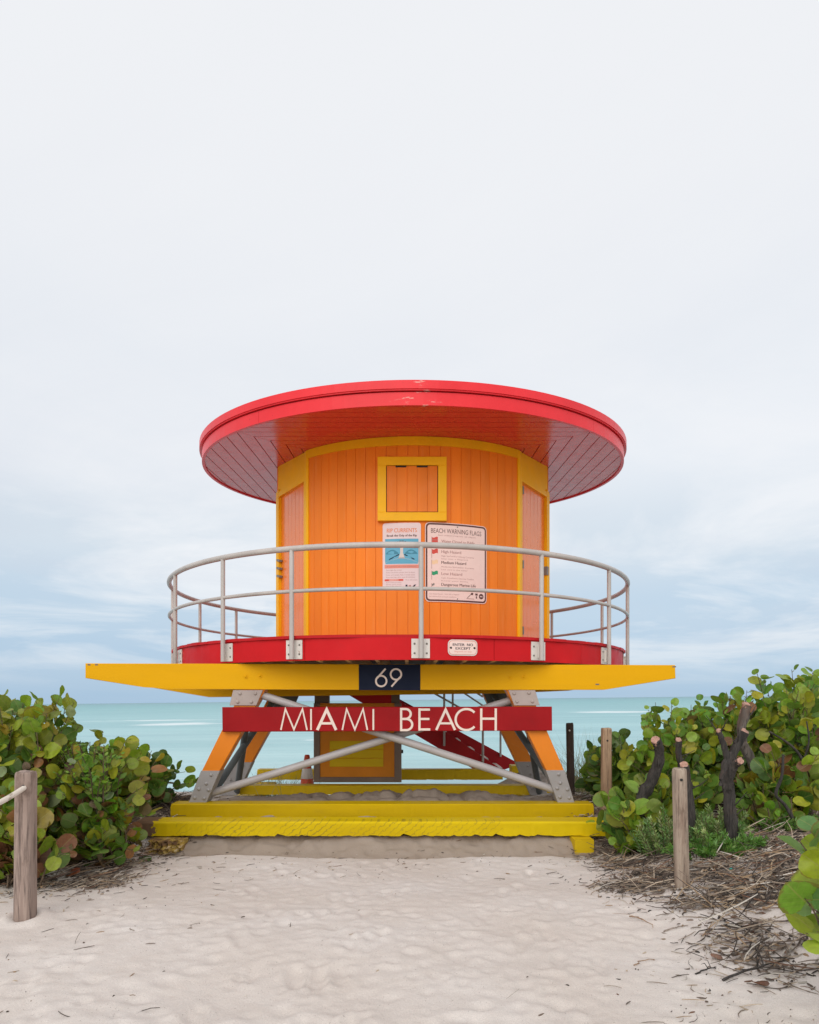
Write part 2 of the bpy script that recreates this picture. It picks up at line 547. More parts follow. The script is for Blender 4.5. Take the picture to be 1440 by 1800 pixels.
# ---------------------------------------------------------------- mesh helpers
class MB:
    def __init__(s):
        s.v, s.f, s.m, s.sm = [], [], [], []

    def add(s, verts, faces, mi=0, smooth=False):
        o = len(s.v)
        s.v += [tuple(p) for p in verts]
        for f in faces:
            s.f.append(tuple(i + o for i in f))
            s.m.append(mi); s.sm.append(smooth)

    def box(s, a, b, mi=0):
        x0, y0, z0 = (min(p, q) for p, q in zip(a, b))
        x1, y1, z1 = (max(p, q) for p, q in zip(a, b))
        v = [(x0, y0, z0), (x1, y0, z0), (x1, y1, z0), (x0, y1, z0), (x0, y0, z1), (x1, y0, z1), (x1, y1, z1), (x0, y1, z1)]
        s.add(v, [(0, 3, 2, 1), (4, 5, 6, 7), (0, 1, 5, 4), (1, 2, 6, 5), (2, 3, 7, 6), (3, 0, 4, 7)], mi)

    def prism(s, pts, off, mi=0, ch=.0):
        """polygon (3-D points, counter-clockwise as seen from its front) extruded by vector off; ch = edge chamfer"""
        n = len(pts)
        pts = [Vector(p) for p in pts]
        off = Vector(off)
        if ch > 0:
            c = sum(pts, Vector()) / n
            ins = []
            for i in range(n):
                a, p, q = pts[i - 1], pts[i], pts[(i + 1) % n]
                d1, d2 = (a - p).normalized(), (q - p).normalized()
                ins.append(p + (d1 + d2) * ch)
            u = off.normalized() * ch
            rings = [ins, [p + u for p in pts], [p + off - u for p in pts], [p + off for p in ins]]
        else:
            rings = [pts, [p + off for p in pts]]
        v = [p for r in rings for p in r]
        f = [tuple(range(n))]
        for k in range(len(rings) - 1):
            for i in range(n):
                j = (i + 1) % n
                f.append((k * n + i, (k + 1) * n + i, (k + 1) * n + j, k * n + j))
        f.append(tuple((len(rings) - 1) * n + i for i in reversed(range(n))))
        s.add(v, f, mi)

    def tube(s, path, r, n=10, mi=0, caps=True, closed=False, smooth=True):
        path = [Vector(p) for p in path]
        k = len(path)
        rr = r if isinstance(r, (list, tuple)) else [r] * k
        v, up = [], Vector((0, 0, 1))
        prev = None
        for i, p in enumerate(path):
            a = path[i - 1] if (i > 0 or closed) else p
            b = path[(i + 1) % k] if (i < k - 1 or closed) else p
            d = (b - a).normalized()
            if prev is None:
                u = d.cross(up if abs(d.z) < .95 else Vector((1, 0, 0))).normalized()
            else:
                u = (prev - d * prev.dot(d)).normalized()
            prev = u
            w = d.cross(u)
            for j in range(n):
                a_ = 2 * math.pi * j / n
                v.append(p + (u * math.cos(a_) + w * math.sin(a_)) * rr[i])
        f = []
        for i in range(k if closed else k - 1):
            for j in range(n):
                j2 = (j + 1) % n
                i2 = (i + 1) % k
                f.append((i * n + j, i * n + j2, i2 * n + j2, i2 * n + j))
        s.add(v, f, mi, smooth)
        if caps and not closed:
            s.add(v[:n], [tuple(reversed(range(n)))], mi)
            s.add(v[-n:], [tuple(range(n))], mi)

    def dome(s, c, nrm, r, h, n=10, mi=0):
        c, nrm = Vector(c), Vector(nrm).normalized()
        u = nrm.cross(Vector((0, 0, 1)) if abs(nrm.z) < .9 else Vector((1, 0, 0))).normalized()
        w = nrm.cross(u)
        v = []
        for k, (rk, hk) in enumerate(((1, 0), (.92, .5), (.6, .85))):
            for j in range(n):
                a = 2 * math.pi * j / n
                v.append(c + (u * math.cos(a) + w * math.sin(a)) * r * rk + nrm * h * hk)
        v.append(c + nrm * h)
        f = []
        for k in range(2):
            for j in range(n):
                f.append((k * n + j, k * n + (j + 1) % n, (k + 1) * n + (j + 1) % n, (k + 1) * n + j))
        for j in range(n):
            f.append((2 * n + j, 2 * n + (j + 1) % n, 3 * n))
        s.add(v, f, mi, True)

    def lathe(s, prof, c, n=32, mi=0, smooth=True):
        v, f = [], []
        for (r, z) in prof:
            for j in range(n):
                a = 2 * math.pi * j / n
                v.append((c[0] + r * math.cos(a), c[1] + r * math.sin(a), c[2] + z))
        for k in range(len(prof) - 1):
            for j in range(n):
                j2 = (j + 1) % n
                f.append((k * n + j, k * n + j2, (k + 1) * n + j2, (k + 1) * n + j))
        s.add(v, f, mi, smooth)

    def build(s, name, mats, parent=None, fix=True):
        me = bpy.data.meshes.new(name)
        me.from_pydata(s.v, [], s.f)
        if not isinstance(mats, (list, tuple)):
            mats = [mats]
        for m in mats:
            me.materials.append(m)
        me.polygons.foreach_set('material_index', s.m)
        me.polygons.foreach_set('use_smooth', s.sm)
        if fix:
            import bmesh
            bm = bmesh.new(); bm.from_mesh(me)
            bmesh.ops.recalc_face_normals(bm, faces=bm.faces)
            bm.to_mesh(me); bm.free()
        me.update()
        o = bpy.data.objects.new(name, me)
        C.objects.link(o)
        if parent is not None:
            put(o, parent)
        return o


def put(o, parent):
    o.parent = parent
    p, loc = parent, Vector()
    while p is not None:
        loc = loc + p.location
        p = p.parent
    o.matrix_parent_inverse = Matrix.Identity(4)
    o.location = o.location - loc


def tag(o, label=None, cat=None, group=None, kind=None):
    for k, v in (('label', label), ('category', cat), ('group', group), ('kind', kind)):
        if v:
            o[k] = v
    return o


def thing(name, loc, label, cat, group=None):
    o = bpy.data.objects.new(name, None)
    o.empty_display_size = .2
    C.objects.link(o)
    o.location = loc
    return tag(o, label, cat, group)


def mb_box(a, b):
    m = MB(); m.box(a, b); return m


def mb_tube(path, r, n=10, **k):
    m = MB(); m.tube(path, r, n, **k); return m


# ---------------------------------------------------------------- ground
def vnoise(x, y, seed):
    xi, yi = np.floor(x).astype(np.int64), np.floor(y).astype(np.int64)
    fx, fy = x - xi, y - yi
    fx, fy = fx * fx * (3 - 2 * fx), fy * fy * (3 - 2 * fy)

    def h(a, b):
        n = (a * 374761393 + b * 668265263 + seed * 974711) & 0x7fffffff
        n = ((n ^ (n >> 13)) * 1274126177) & 0x7fffffff
        return ((n ^ (n >> 16)) & 0xffff) / 65535.0
    return (h(xi, yi) * (1 - fx) + h(xi + 1, yi) * fx) * (1 - fy) + (h(xi, yi + 1) * (1 - fx) + h(xi + 1, yi + 1) * fx) * fy - .5


def sst(x, a, b):
    t = np.clip((x - a) / (b - a), 0, 1)
    return t * t * (3 - 2 * t)


PROF_Y = [-80, 2, 5, 6.5, 7.0, 7.22, 7.32, 7.44, 7.58, 7.80, 7.95, 8.3, 8.9, 9.6, 10.4, 11.2, 12.2, 14, 17, 30]
PROF_Z = [.4, .0, .0, -.045, -.065, -.075, -.125, -.165, -.135, -.03, .05, .12, .17, .19, .12, .03, -.15, -.55, -1.0, -3.4]
DIMPLES = None


def dimple_list():
    r = np.random.default_rng(5)
    n = 1500
    x = r.uniform(-2.6, 2.6, n); y = r.uniform(2.6, 7.0, n)
    rad = r.uniform(.035, .10, n); d = r.uniform(.003, .010, n) * (.6 + .4 * (y < 5.2))
    return np.stack([x, y, rad, d], 1)


def dark_sand(x, y):
    """darker brown, churned sand under and in front of the tower"""
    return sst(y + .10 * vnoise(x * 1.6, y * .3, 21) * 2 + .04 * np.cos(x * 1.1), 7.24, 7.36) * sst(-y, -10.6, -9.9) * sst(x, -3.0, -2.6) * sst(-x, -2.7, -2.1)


def ground(x, y, fine=True):
    x = np.asarray(x, float); y = np.asarray(y, float)
    xs = x + .35 * vnoise(x * .9, y * .9, 3)
    lip = y + .10 * vnoise(x * 1.6, y * .3, 21) * 2 + .04 * np.cos(x * 1.1) + .05 * vnoise(x * 5, y, 22)
    base = np.interp(lip, PROF_Y, PROF_Z)
    xr = xs - 1.05 * sst(y, 6.2, 7.3) * sst(-y, -10.5, -9.5)
    wR = sst(xr, 1.65, 3.2) * sst(y, 3.3, 5.0)
    zR = np.interp(y, [0, 5, 6.3, 8, 9.5, 11, 13, 17, 30], [.15, .20, .27, .28, .25, .18, .0, -1.0, -3.4])
    z = base * (1 - wR) + np.maximum(zR, base) * wR
    wL = sst(-xs, 2.65, 3.7) * sst(y, 3.6, 5.6)
    zL = np.interp(y, [0, 5, 6.3, 8, 9.5, 11, 13, 17, 30], [.05, .04, .09, .10, .13, .05, -.15, -1.0, -3.4])
    z = z * (1 - wL) + np.maximum(zL, z) * wL
    for (qx, qy, qr) in ((-2.873, 4.96, .075), (2.262, 5.5, .065)):       # sand banked round the posts
        q = np.sqrt((x - qx) ** 2 + (y - qy) ** 2)
        z = z + .030 * np.exp(-((q - qr - .05) / .06) ** 2) * (1 + .8 * vnoise(x * 11, y * 11, 71)) - .015 * np.exp(-(q / qr) ** 2)
    # mound at the foot of the stairs
    z = z + .55 * np.exp(-(((x - 2.3) / .9) ** 2 + ((y - 13.2) / .8) ** 2))
    # churned heap behind the front skids
    heap = np.exp(-((y - 9.7) / .45) ** 2) * sst(x, -2.6, -1.2) * sst(-x, -2.3, -1.0)
    z = z + heap * (.03 + .20 * np.abs(vnoise(x * 3.1, y * 3.1, 9)) + .10 * np.abs(vnoise(x * 8, y * 8, 10)))
    z = z + TILT * x * sst(y, 12.5, 17)
    if fine:
        near = sst(-y, -12, -9)
        z = z + near * (.045 * vnoise(x * 1.1, y * 1.1, 1) + .020 * vnoise(x * 3.3, y * 3.3, 2) + .008 * vnoise(x * 9, y * 9, 4) + .0035 * vnoise(x * 24, y * 24, 6))
        z = z + dark_sand(x, y) * (.05 * vnoise(x * 5, y * 5, 51) + .035 * vnoise(x * 13, y * 13, 52))
        z = z + .05 * wR * vnoise(x * 4.5, y * 4.5, 7)
    return z


def footprints():
    r = np.random.default_rng(19)
    out = []
    for t in range(9):
        x, y, d = r.uniform(-1.6, 1.3), r.uniform(2.6, 3.4), r.normal(0, .16)
        side = 1
        while y < 7.0:
            out.append((x + side * .10 + r.normal(0, .02), y, d + side * .12 + r.normal(0, .08), r.uniform(.007, .014)))
            x += math.sin(d) * .62; y += math.cos(d) * .62 * r.uniform(.85, 1.1)
            d += r.normal(0, .06); side = -side
    return out


def gz(x, y):
    return float(ground(np.array([x]), np.array([y]))[0])


def clump(x, y):
    return vnoise(x * 1.5, y * 3.4, 41) + .7 * vnoise(x * 4.2, y * 8.5, 42)


def organic(x, y):
    """where twigs and humus cover the sand"""
    r = sst(x + .45 * vnoise(x * 1.2, y * 1.2, 33), 1.50, 2.35) * sst(y, 3.5, 4.4)
    l = sst(-x, 2.3, 3.1) * sst(y, 5.2, 6.2) * .9
    return np.clip(np.maximum(r, l), 0, 1)


def build_ground():
    xs = np.concatenate([np.linspace(-1200, -60, 12)[:-1], np.linspace(-60, -8, 16)[:-1], np.linspace(-8, -3.6, 40)[:-1],
                         np.arange(-3.6, 3.6, .0245), np.linspace(3.6, 8, 40), np.linspace(8, 60, 16)[1:], np.linspace(60, 1200, 12)[1:]])
    ys = np.concatenate([np.linspace(-200, -4, 14)[:-1], np.linspace(-4, 2.6, 20)[:-1], np.arange(2.6, 8.6, .0245),
                         np.arange(8.6, 11, .05), np.linspace(11, 30, 40)])
    X, Y = np.meshgrid(xs, ys)
    Z = ground(X, Y)
    for (dx, dy, r, d) in dimple_list():
        i0, i1 = np.searchsorted(xs, [dx - 2 * r, dx + 2 * r]); j0, j1 = np.searchsorted(ys, [dy - 2 * r, dy + 2 * r])
        if i1 <= i0 or j1 <= j0:
            continue
        q = ((X[j0:j1, i0:i1] - dx) ** 2 + ((Y[j0:j1, i0:i1] - dy) * 1.1) ** 2) / r ** 2
        Z[j0:j1, i0:i1] += d * (-np.exp(-q * 2.2) + .55 * np.exp(-((np.sqrt(q) - 1.15) ** 2) * 7))
    for (fx, fy, fd, dp) in footprints():
        i0, i1 = np.searchsorted(xs, [fx - .3, fx + .3]); j0, j1 = np.searchsorted(ys, [fy - .3, fy + .3])
        if i1 <= i0 or j1 <= j0:
            continue
        dx, dy = X[j0:j1, i0:i1] - fx, Y[j0:j1, i0:i1] - fy
        a_, b_ = dx * math.cos(fd) - dy * math.sin(fd), dx * math.sin(fd) + dy * math.cos(fd)
        wd = .050 + .010 * np.sin(b_ * 22)
        q = np.sqrt((a_ / wd) ** 2 + (b_ / .135) ** 2)
        Z[j0:j1, i0:i1] += dp * (-1.0 / (1 + np.exp((q - 1) * 9)) + .65 * np.exp(-((q - 1.35) ** 2) * 9) + .25 * np.exp(-((b_ - .02) / .03) ** 2 - (a_ / .05) ** 2))
    nx, ny = len(xs), len(ys)
    co = np.stack([X, Y, Z], -1).reshape(-1, 3)
    idx = np.arange(nx * ny).reshape(ny, nx)
    q = np.stack([idx[:-1, :-1], idx[:-1, 1:], idx[1:, 1:], idx[1:, :-1]], -1).reshape(-1, 4)
    me = bpy.data.meshes.new('sand_ground')
    me.vertices.add(len(co)); me.vertices.foreach_set('co', co.ravel())
    me.loops.add(q.size); me.loops.foreach_set('vertex_index', q.ravel().astype(np.int32))
    me.polygons.add(len(q))
    me.polygons.foreach_set('loop_start', np.arange(0, q.size, 4, dtype=np.int32))
    me.polygons.foreach_set('use_smooth', np.ones(len(q), bool))
    me.update(); me.validate()
    at = me.attributes.new('organic', 'FLOAT', 'POINT')
    at.data.foreach_set('value', (organic(X, Y) * np.clip(.66 + 1.1 * clump(X, Y), 0, 1)).ravel().astype(np.float32))
    ad = me.attributes.new('dark_sand', 'FLOAT', 'POINT')
    ad.data.foreach_set('value', dark_sand(X, Y).ravel().astype(np.float32))
    me.materials.append(M['sand'])
    o = bpy.data.objects.new('sand_ground', me)
    C.objects.link(o)
    tag(o, 'pale beach sand of the path and dunes', None, None, 'structure')


build_ground()


def build_water():
    m = MB()
    SEA = -.92
    ys = [13.5, 16, 20, 30, 60, 150, 500, 2000, 9000]
    xs = [-9000, -2000, -400, -100, -30, 0, 30, 100, 400, 2000, 9000]
    v = [(x, y, SEA + TILT * x) for y in ys for x in xs]
    n = len(xs)
    f = [(j * n + i, j * n + i + 1, (j + 1) * n + i + 1, (j + 1) * n + i) for j in range(len(ys) - 1) for i in range(n - 1)]
    m.add(v, f)
    o = m.build('water', M['water'], fix=False)
    tag(o, 'turquoise sea behind the tower', None, None, 'structure')


build_water()

# ---------------------------------------------------------------- the tower
CX, CY = .055, 11.76                 # cabin and roof centre
DX, DY, RD = -.176, 11.8, 3.78       # deck
DTOP, DBOT = CZ + .79, CZ + .483


def zroof(x, y):
    return CZ + 3.65 + .08 * (y - 8.23)


tower = thing('lifeguard_tower', (0, 11.5, .1), 'orange round lifeguard tower with red disc roof, yellow beams and railed deck on the sand', 'lifeguard tower')


def shift_y_paint():
    pass


# --- roof
def ring_arc(m, r0, r1, za, zb, a0, a1, n, cx, cy, zf, mi=0):
    """solid arc of a ring between radii r0<r1; zf(x,y) + za..zb"""
    v = []
    for i in range(n + 1):
        a = a0 + (a1 - a0) * i / n
        for r, dz in ((r1, za), (r1, zb), (r0, zb), (r0, za)):
            x, y = cx + r * math.sin(a), cy - r * math.cos(a)
            v.append((x, y, zf(x, y) + dz))
    f = []
    for i in range(n):
        for k in range(4):
            k2 = (k + 1) % 4
            f.append((i * 4 + k, i * 4 + k2, (i + 1) * 4 + k2, (i + 1) * 4 + k))
    f.append((0, 1, 2, 3)); f.append((n * 4 + 3, n * 4 + 2, n * 4 + 1, n * 4))
    m.add(v, f, mi)


RR = 3.566
roof = MB()
v, f, n = [], [], 128
for (r, dz) in ((RR + .03, .29), (RR - .2, .315), (1.8, .36)):
    for j in range(n):
        a = 2 * math.pi * j / n
        x, y = CX + r * math.cos(a), CY + r * math.sin(a)
        v.append((x, y, zroof(x, y) + dz))
v.append((CX, CY, zroof(CX, CY) + .38))
for k in range(2):
    for j in range(n):
        f.append((k * n + j, k * n + (j + 1) % n, (k + 1) * n + (j + 1) % n, (k + 1) * n + j))
for j in range(n):
    f.append((2 * n + j, 2 * n + (j + 1) % n, 3 * n))
roof.add(v, f)
roof_o = roof.build('roof', M['fascia'], tower)
low = MB()
cuts = [-2.9, -1.35, -.62, .78, 1.9, 2 * math.pi - 2.9]
for a, b in zip(cuts[:-1], cuts[1:]):
    ring_arc(low, RR - .045, RR, -.008, .155, a + .0006, b - .0006, max(6, int((b - a) * 22)), CX, CY, zroof)
low.build('lower_fascia', M['fascia'], roof_o)
up = MB()
cuts = [-2.5, -1.1, .95, 2 * math.pi - 2.5]
for a, b in zip(cuts[:-1], cuts[1:]):
    ring_arc(up, RR - .05, RR + .040, .185, .290, a + .0006, b - .0006, max(6, int((b - a) * 22)), CX, CY, zroof)
    ring_arc(up, RR - .05, RR + .026, .168, .185, a + .0006, b - .0006, max(6, int((b - a) * 22)), CX, CY, zroof)
up.build('upper_fascia', M['fascia'], roof_o)
# soffit planks laid square round the cabin, mitred on the diagonals
sf = MB()
w = .195
k = 0
t0 = 1.5
RS = RR - .047
while t0 < RS:
    t1 = min(t0 + w, RS)
    for sec in range(4):
        ca, sa = [(0, -1), (1, 0), (0, 1), (-1, 0)][sec]
        rows = []
        for i in range(5):
            t = t0 + .0065 + (t1 - t0 - .013) * i / 4
            h = min(t - .003, math.sqrt(max(RS * RS - t * t, 0)))
            rows.append((t, h))
        v, f = [], []
        for (t, h) in rows:
            for s_ in (-1, 1):
                x = CX + ca * t + (-sa) * h * s_
                y = CY + sa * t + ca * h * s_
                v.append((x, y, zroof(x, y) + .014))
        for (t, h) in rows:
            for s_ in (-1, 1):
                x = CX + ca * t + (-sa) * h * s_
                y = CY + sa * t + ca * h * s_
                v.append((x, y, zroof(x, y) + .030))
        for i in range(4):
            f.append((2 * i, 2 * i + 1, 2 * i + 3, 2 * i + 2))
            f.append((10 + 2 * i, 10 + 2 * i + 1, 10 + 2 * i + 3, 10 + 2 * i + 2))
            f.append((2 * i, 2 * i + 2, 10 + 2 * i + 2, 10 + 2 * i))
            f.append((2 * i + 1, 2 * i + 3, 10 + 2 * i + 3, 10 + 2 * i + 1))
        f.append((0, 1, 11, 10)); f.append((8, 9, 19, 18))
        sf.add(v, f)
    t0 += w
    k += 1
sf.build('soffit', M['soffit'], roof_o)
bk = MB()
v = [(CX + RS * math.cos(2 * math.pi * j / 96), CY + RS * math.sin(2 * math.pi * j / 96), 0) for j in range(96)]
bk.add([(x, y, zroof(x, y) + .034) for x, y, _ in v], [tuple(range(96))])
bk.build('soffit_backing', M['red_stair'], roof_o)

# --- cabin
HX = 1.615
RC = 2.27
YC = -math.sqrt(RC * RC - HX * HX)
A_C = math.asin(HX / RC)
BX, BY = 2.262, -.66
ang_b = math.atan2(BX, -BY); RB = math.hypot(BX, BY)


def boards(m, pts_fn, L, nb, z0, ztop, gap=.007, dep=.010, sub=2):
    """vertical tongue-and-groove boards along a curve: pts_fn(s) -> (x, y, nx, ny)"""
    prof = []
    for b in range(nb):
        s0, s1 = L * b / nb, L * (b + 1) / nb
        prof.append((s0, -dep))
        for i in range(sub + 1):
            prof.append((s0 + gap / 2 + (s1 - s0 - gap) * i / sub, 0))
    prof.append((L, -dep))
    v, f = [], []
    for (s_, d) in prof:
        x, y, nx, ny = pts_fn(s_)
        x, y = x + nx * d, y + ny * d
        v.append((x, y, z0)); v.append((x, y, ztop(x, y)))
    for i in range(len(prof) - 1):
        f.append((2 * i, 2 * i + 2, 2 * i + 3, 2 * i + 1))
    m.add(v, f)


def arc_fn(r, a0):
    def fn(s_):
        a = a0 + s_ / r
        return CX + r * math.sin(a), CY - r * math.cos(a), math.sin(a), -math.cos(a)
    return fn


ztop = lambda x, y: zroof(x, y) + .012
cab = MB()
boards(cab, arc_fn(RC, -A_C), 2 * A_C * RC, 23, DTOP - .01, ztop)
La = (2 * math.pi - 2 * ang_b) * RB
boards(cab, arc_fn(RB, ang_b), La, int(La / .155), DTOP - .01, ztop)
cab_o = cab.build('cabin_wall', M['orange'], tower, fix=False)
# facets with doors
for sx in (-1, 1):
    Ax, Ay, Bx, By = CX + sx * HX, CY + YC, CX + sx * BX, CY + BY
    Lf = math.hypot(Bx - Ax, By - Ay)
    ux, uy = (Bx - Ax) / Lf, (By - Ay) / Lf
    nx, ny = (uy, -ux) if sx > 0 else (-uy, ux)
    if nx * sx < 0:
        nx, ny = -nx, -ny

    def pt(u, d, z):
        return (Ax + ux * u + nx * d, Ay + uy * u + ny * d, z)

    def slab(u0, u1, zb0, zt0, zb1, zt1, d0, d1):
        m = MB()
        v = [pt(u0, d0, zb0), pt(u1, d0, zb1), pt(u1, d0, zt1), pt(u0, d0, zt0), pt(u0, d1, zb0), pt(u1, d1, zb1), pt(u1, d1, zt1), pt(u0, d1, zt0)]
        m.add(v, [(0, 1, 2, 3), (7, 6, 5, 4), (0, 4, 5, 1), (1, 5, 6, 2), (2, 6, 7, 3), (3, 7, 4, 0)])
        return m
    zA, zB = zroof(Ax, Ay) + .012, zroof(Bx, By) + .012
    hd = .415
    fr = slab(.02, Lf - .02, zA - hd + .05, zA, zB - hd - .03, zB, -.06, .0)
    fr_o = fr.build('door_header', M['yellow'], cab_o)
    m = slab(.09, Lf - .09, zA - hd - .035, zA - hd + .05, zB - hd - .11, zB - hd - .028, -.03, .022)
    s1 = slab(.02, .092, DTOP - .01, zA - hd + .049, DTOP - .01, zA - hd + .046, -.03, .024)
    s2 = slab(Lf - .092, Lf + .012, DTOP - .01, zB - hd + .02, DTOP - .01, zB - hd - .026, -.03, .024)
    for q in (s1, s2):
        m.add(q.v, q.f)
    m.build('door_frame', M['yellow'], cab_o)
    dm = MB()
    boards(dm, lambda s_: (*pt(.092 + s_, -.028, 0)[:2], nx, ny), Lf - .184, 7, DTOP - .01,
           lambda x, y: zA - hd - .02 + (zB - zA - .08) * ((x - Ax) * ux + (y - Ay) * uy) / Lf, .010, .014)
    door = dm.build('door', M['orange_door'], cab_o, fix=False)
    ua = .10 if sx > 0 else Lf - .13
    for zh in ((2.45, 1.30, .28) if sx > 0 else ()):
        for q in (slab(ua, ua + .035, DTOP + zh - .06, DTOP + zh + .06, DTOP + zh - .06, DTOP + zh + .06, -.02, .030),):
            q.build('hinge', M['bolt'], door)
    if sx > 0:
        q = slab(Lf - .12, Lf - .05, DTOP + 1.28, DTOP + 1.42, DTOP + 1.28, DTOP + 1.42, -.02, .035)
        q.build('latch', M['bolt'], door)
    else:
        for dz in (1.23, 1.36, 1.49):
            q = slab(Lf - .15, Lf - .03, DTOP + dz, DTOP + dz + .035, DTOP + dz + .03, DTOP + dz + .065, -.02, .035)
            q.build('latch', M['bolt'], door)
    # corner trim
    cm = MB()
    ca = Vector((Ax, Ay, DTOP - .01))
    e1 = Vector((-sx * math.cos(A_C), -math.sin(A_C), 0))
    nf = Vector((sx * math.sin(A_C), -math.cos(A_C), 0))
    fd = Vector((ux, uy, 0)); fn_ = Vector((nx, ny, 0))
    pol = [ca + e1 * .035 + nf * .018, ca + (nf + fn_).normalized() * .030, ca + fd * .055 + fn_ * .028, ca + fd * .055 - fn_ * .03, ca + e1 * .035 - nf * .03]
    if sx < 0:
        pol = pol[::-1]
    zt = zroof(Ax, Ay) - DTOP + .01
    cm.prism(pol, (0, 0, zt))
    cm.build('corner_trim', M['yellow'], cab_o)
# top trim following the eaves
tt = MB()
ring_arc(tt, RC - .03, RC + .022, -.115, .011, -A_C - .004, A_C + .004, 40, CX, CY, zroof)
tt.build('eaves_trim', M['yellow'], cab_o)
bt = MB()
ring_arc(bt, RC - .02, RC + .012, 0, .022, -A_C, A_C, 40, CX, CY, lambda x, y: DTOP)
bt.build('base_trim', M['orange'], cab_o)

# shutter window
wx0, wx1, wz0, wz1, wy = -.455, .530, CZ + 2.552, CZ + 3.466, 9.452
bw = .122
wf = MB()


def bar(m, x0, x1, z0, z1, y0, y1, ch=.004, mi=0):
    m.prism([(x0, y0, z0), (x1, y0, z0), (x1, y0, z1), (x0, y0, z1)], (0, y1 - y0, 0), mi, ch)


bar(wf, wx0, wx1, wz1 - bw, wz1, wy, 9.56)
bar(wf, wx0, wx1, wz0, wz0 + bw, wy, 9.56)
bar(wf, wx0, wx0 + bw, wz0 + bw, wz1 - bw, wy + .001, 9.56)
bar(wf, wx1 - bw, wx1, wz0 + bw, wz1 - bw, wy + .001, 9.56)
win = MB()
boards(win, lambda s_: (wx0 + bw + .008 + s_, wy + .022, 0, -1), wx1 - wx0 - 2 * bw - .016, 5, wz0 + bw + .012, lambda x, y: wz1 - bw - .006, .006, .008)
win_o = win.build('shutter', M['orange'], cab_o, fix=False)
win_b = mb_box((wx0 + bw - .001, wy + .035, wz0 + bw - .001), (wx1 - bw + .001, wy + .045, wz1 - bw + .001))
win_b.build('shutter_gap', M['black'], win_o)
wf.build('shutter_frame', M['yellow'], win_o)
for hx in (-.20, .105):
    hm = MB()
    for i in range(5):
        hm.tube([(hx + .032 * i, wy + .014, wz1 - bw - .012), (hx + .032 * i + .026, wy + .014, wz1 - bw - .012)], .008, 8)
    hm.box((hx, wy + .017, wz1 - bw - .026), (hx + .154, wy + .020, wz1 - bw - .010))
    hm.build('hinge', M['black'], win_o)

# --- deck
dk = MB()
y = DY - RD - .03
R2 = RD + .028
while y < DY + R2:
    y1 = min(y + .145, DY + R2)
    ov = rnd.uniform(-.012, .012)
    rows = []
    for i in range(4):
        yy = y + .002 + (y1 - y - .005) * i / 3
        h = math.sqrt(max((R2 + ov) ** 2 - (yy - DY) ** 2, 0))
        if h > .01:
            rows.append((yy, h))
    if len(rows) >= 2:
        zt = DTOP + rnd.uniform(-.002, .003)
        v, f = [], []
        for z in (DTOP - .036, zt):
            for (yy, h) in rows:
                v += [(DX - h, yy, z), (DX + h, yy, z)]
        q = 2 * len(rows)
        for i in range(len(rows) - 1):
            f.append((2 * i, 2 * i + 1, 2 * i + 3, 2 * i + 2)); f.append((q + 2 * i, q + 2 * i + 1, q + 2 * i + 3, q + 2 * i + 2))
            f.append((2 * i, 2 * i + 2, q + 2 * i + 2, q + 2 * i)); f.append((2 * i + 1, 2 * i + 3, q + 2 * i + 3, q + 2 * i + 1))
        f.append((0, 1, q + 1, q)); f.append((q - 2, q - 1, 2 * q - 1, 2 * q - 2))
        dk.add(v, f)
    y += .145
deck_o = dk.build('deck', M['red_deck'], tower)
df = MB()
cuts = [-3.0, -1.75, -.98, -.30, .33, .72, 1.5, 2 * math.pi - 3.0]
for a, b in zip(cuts[:-1], cuts[1:]):
    ring_arc(df, RD - .04, RD, DBOT, DTOP - .037, a + .0008, b - .0008, max(8, int((b - a) * 22)), DX, DY, lambda x, y: 0)
df.build('deck_fascia', M['red'], deck_o)
ud = MB()
ring = [(DX + (RD - .05) * math.cos(2 * math.pi * j / 72), DY + (RD - .05) * math.sin(2 * math.pi * j / 72), DTOP - .04) for j in range(72)]
ud.add(ring, [tuple(range(72))])
ud.build('underdeck', M['underdeck'], deck_o)
jx = DX - RD + .22
while jx < DX + RD - .15:
    h = math.sqrt((RD - .06) ** 2 - (jx - DX) ** 2)
    mb_box((jx - .022, DY - h, DBOT + .003), (jx + .022, DY + h, DTOP - .042)).build('joist', M['joist'], deck_o)
    jx += .37

# --- railing
rail = MB()
RT = RD + .075
ZT, ZM = CZ + 1.857, CZ + 1.333


def circ(r, z, a0, a1, n):
    return [(DX + r * math.sin(a0 + (a1 - a0) * i / n), DY - r * math.cos(a0 + (a1 - a0) * i / n), z) for i in range(n + 1)]


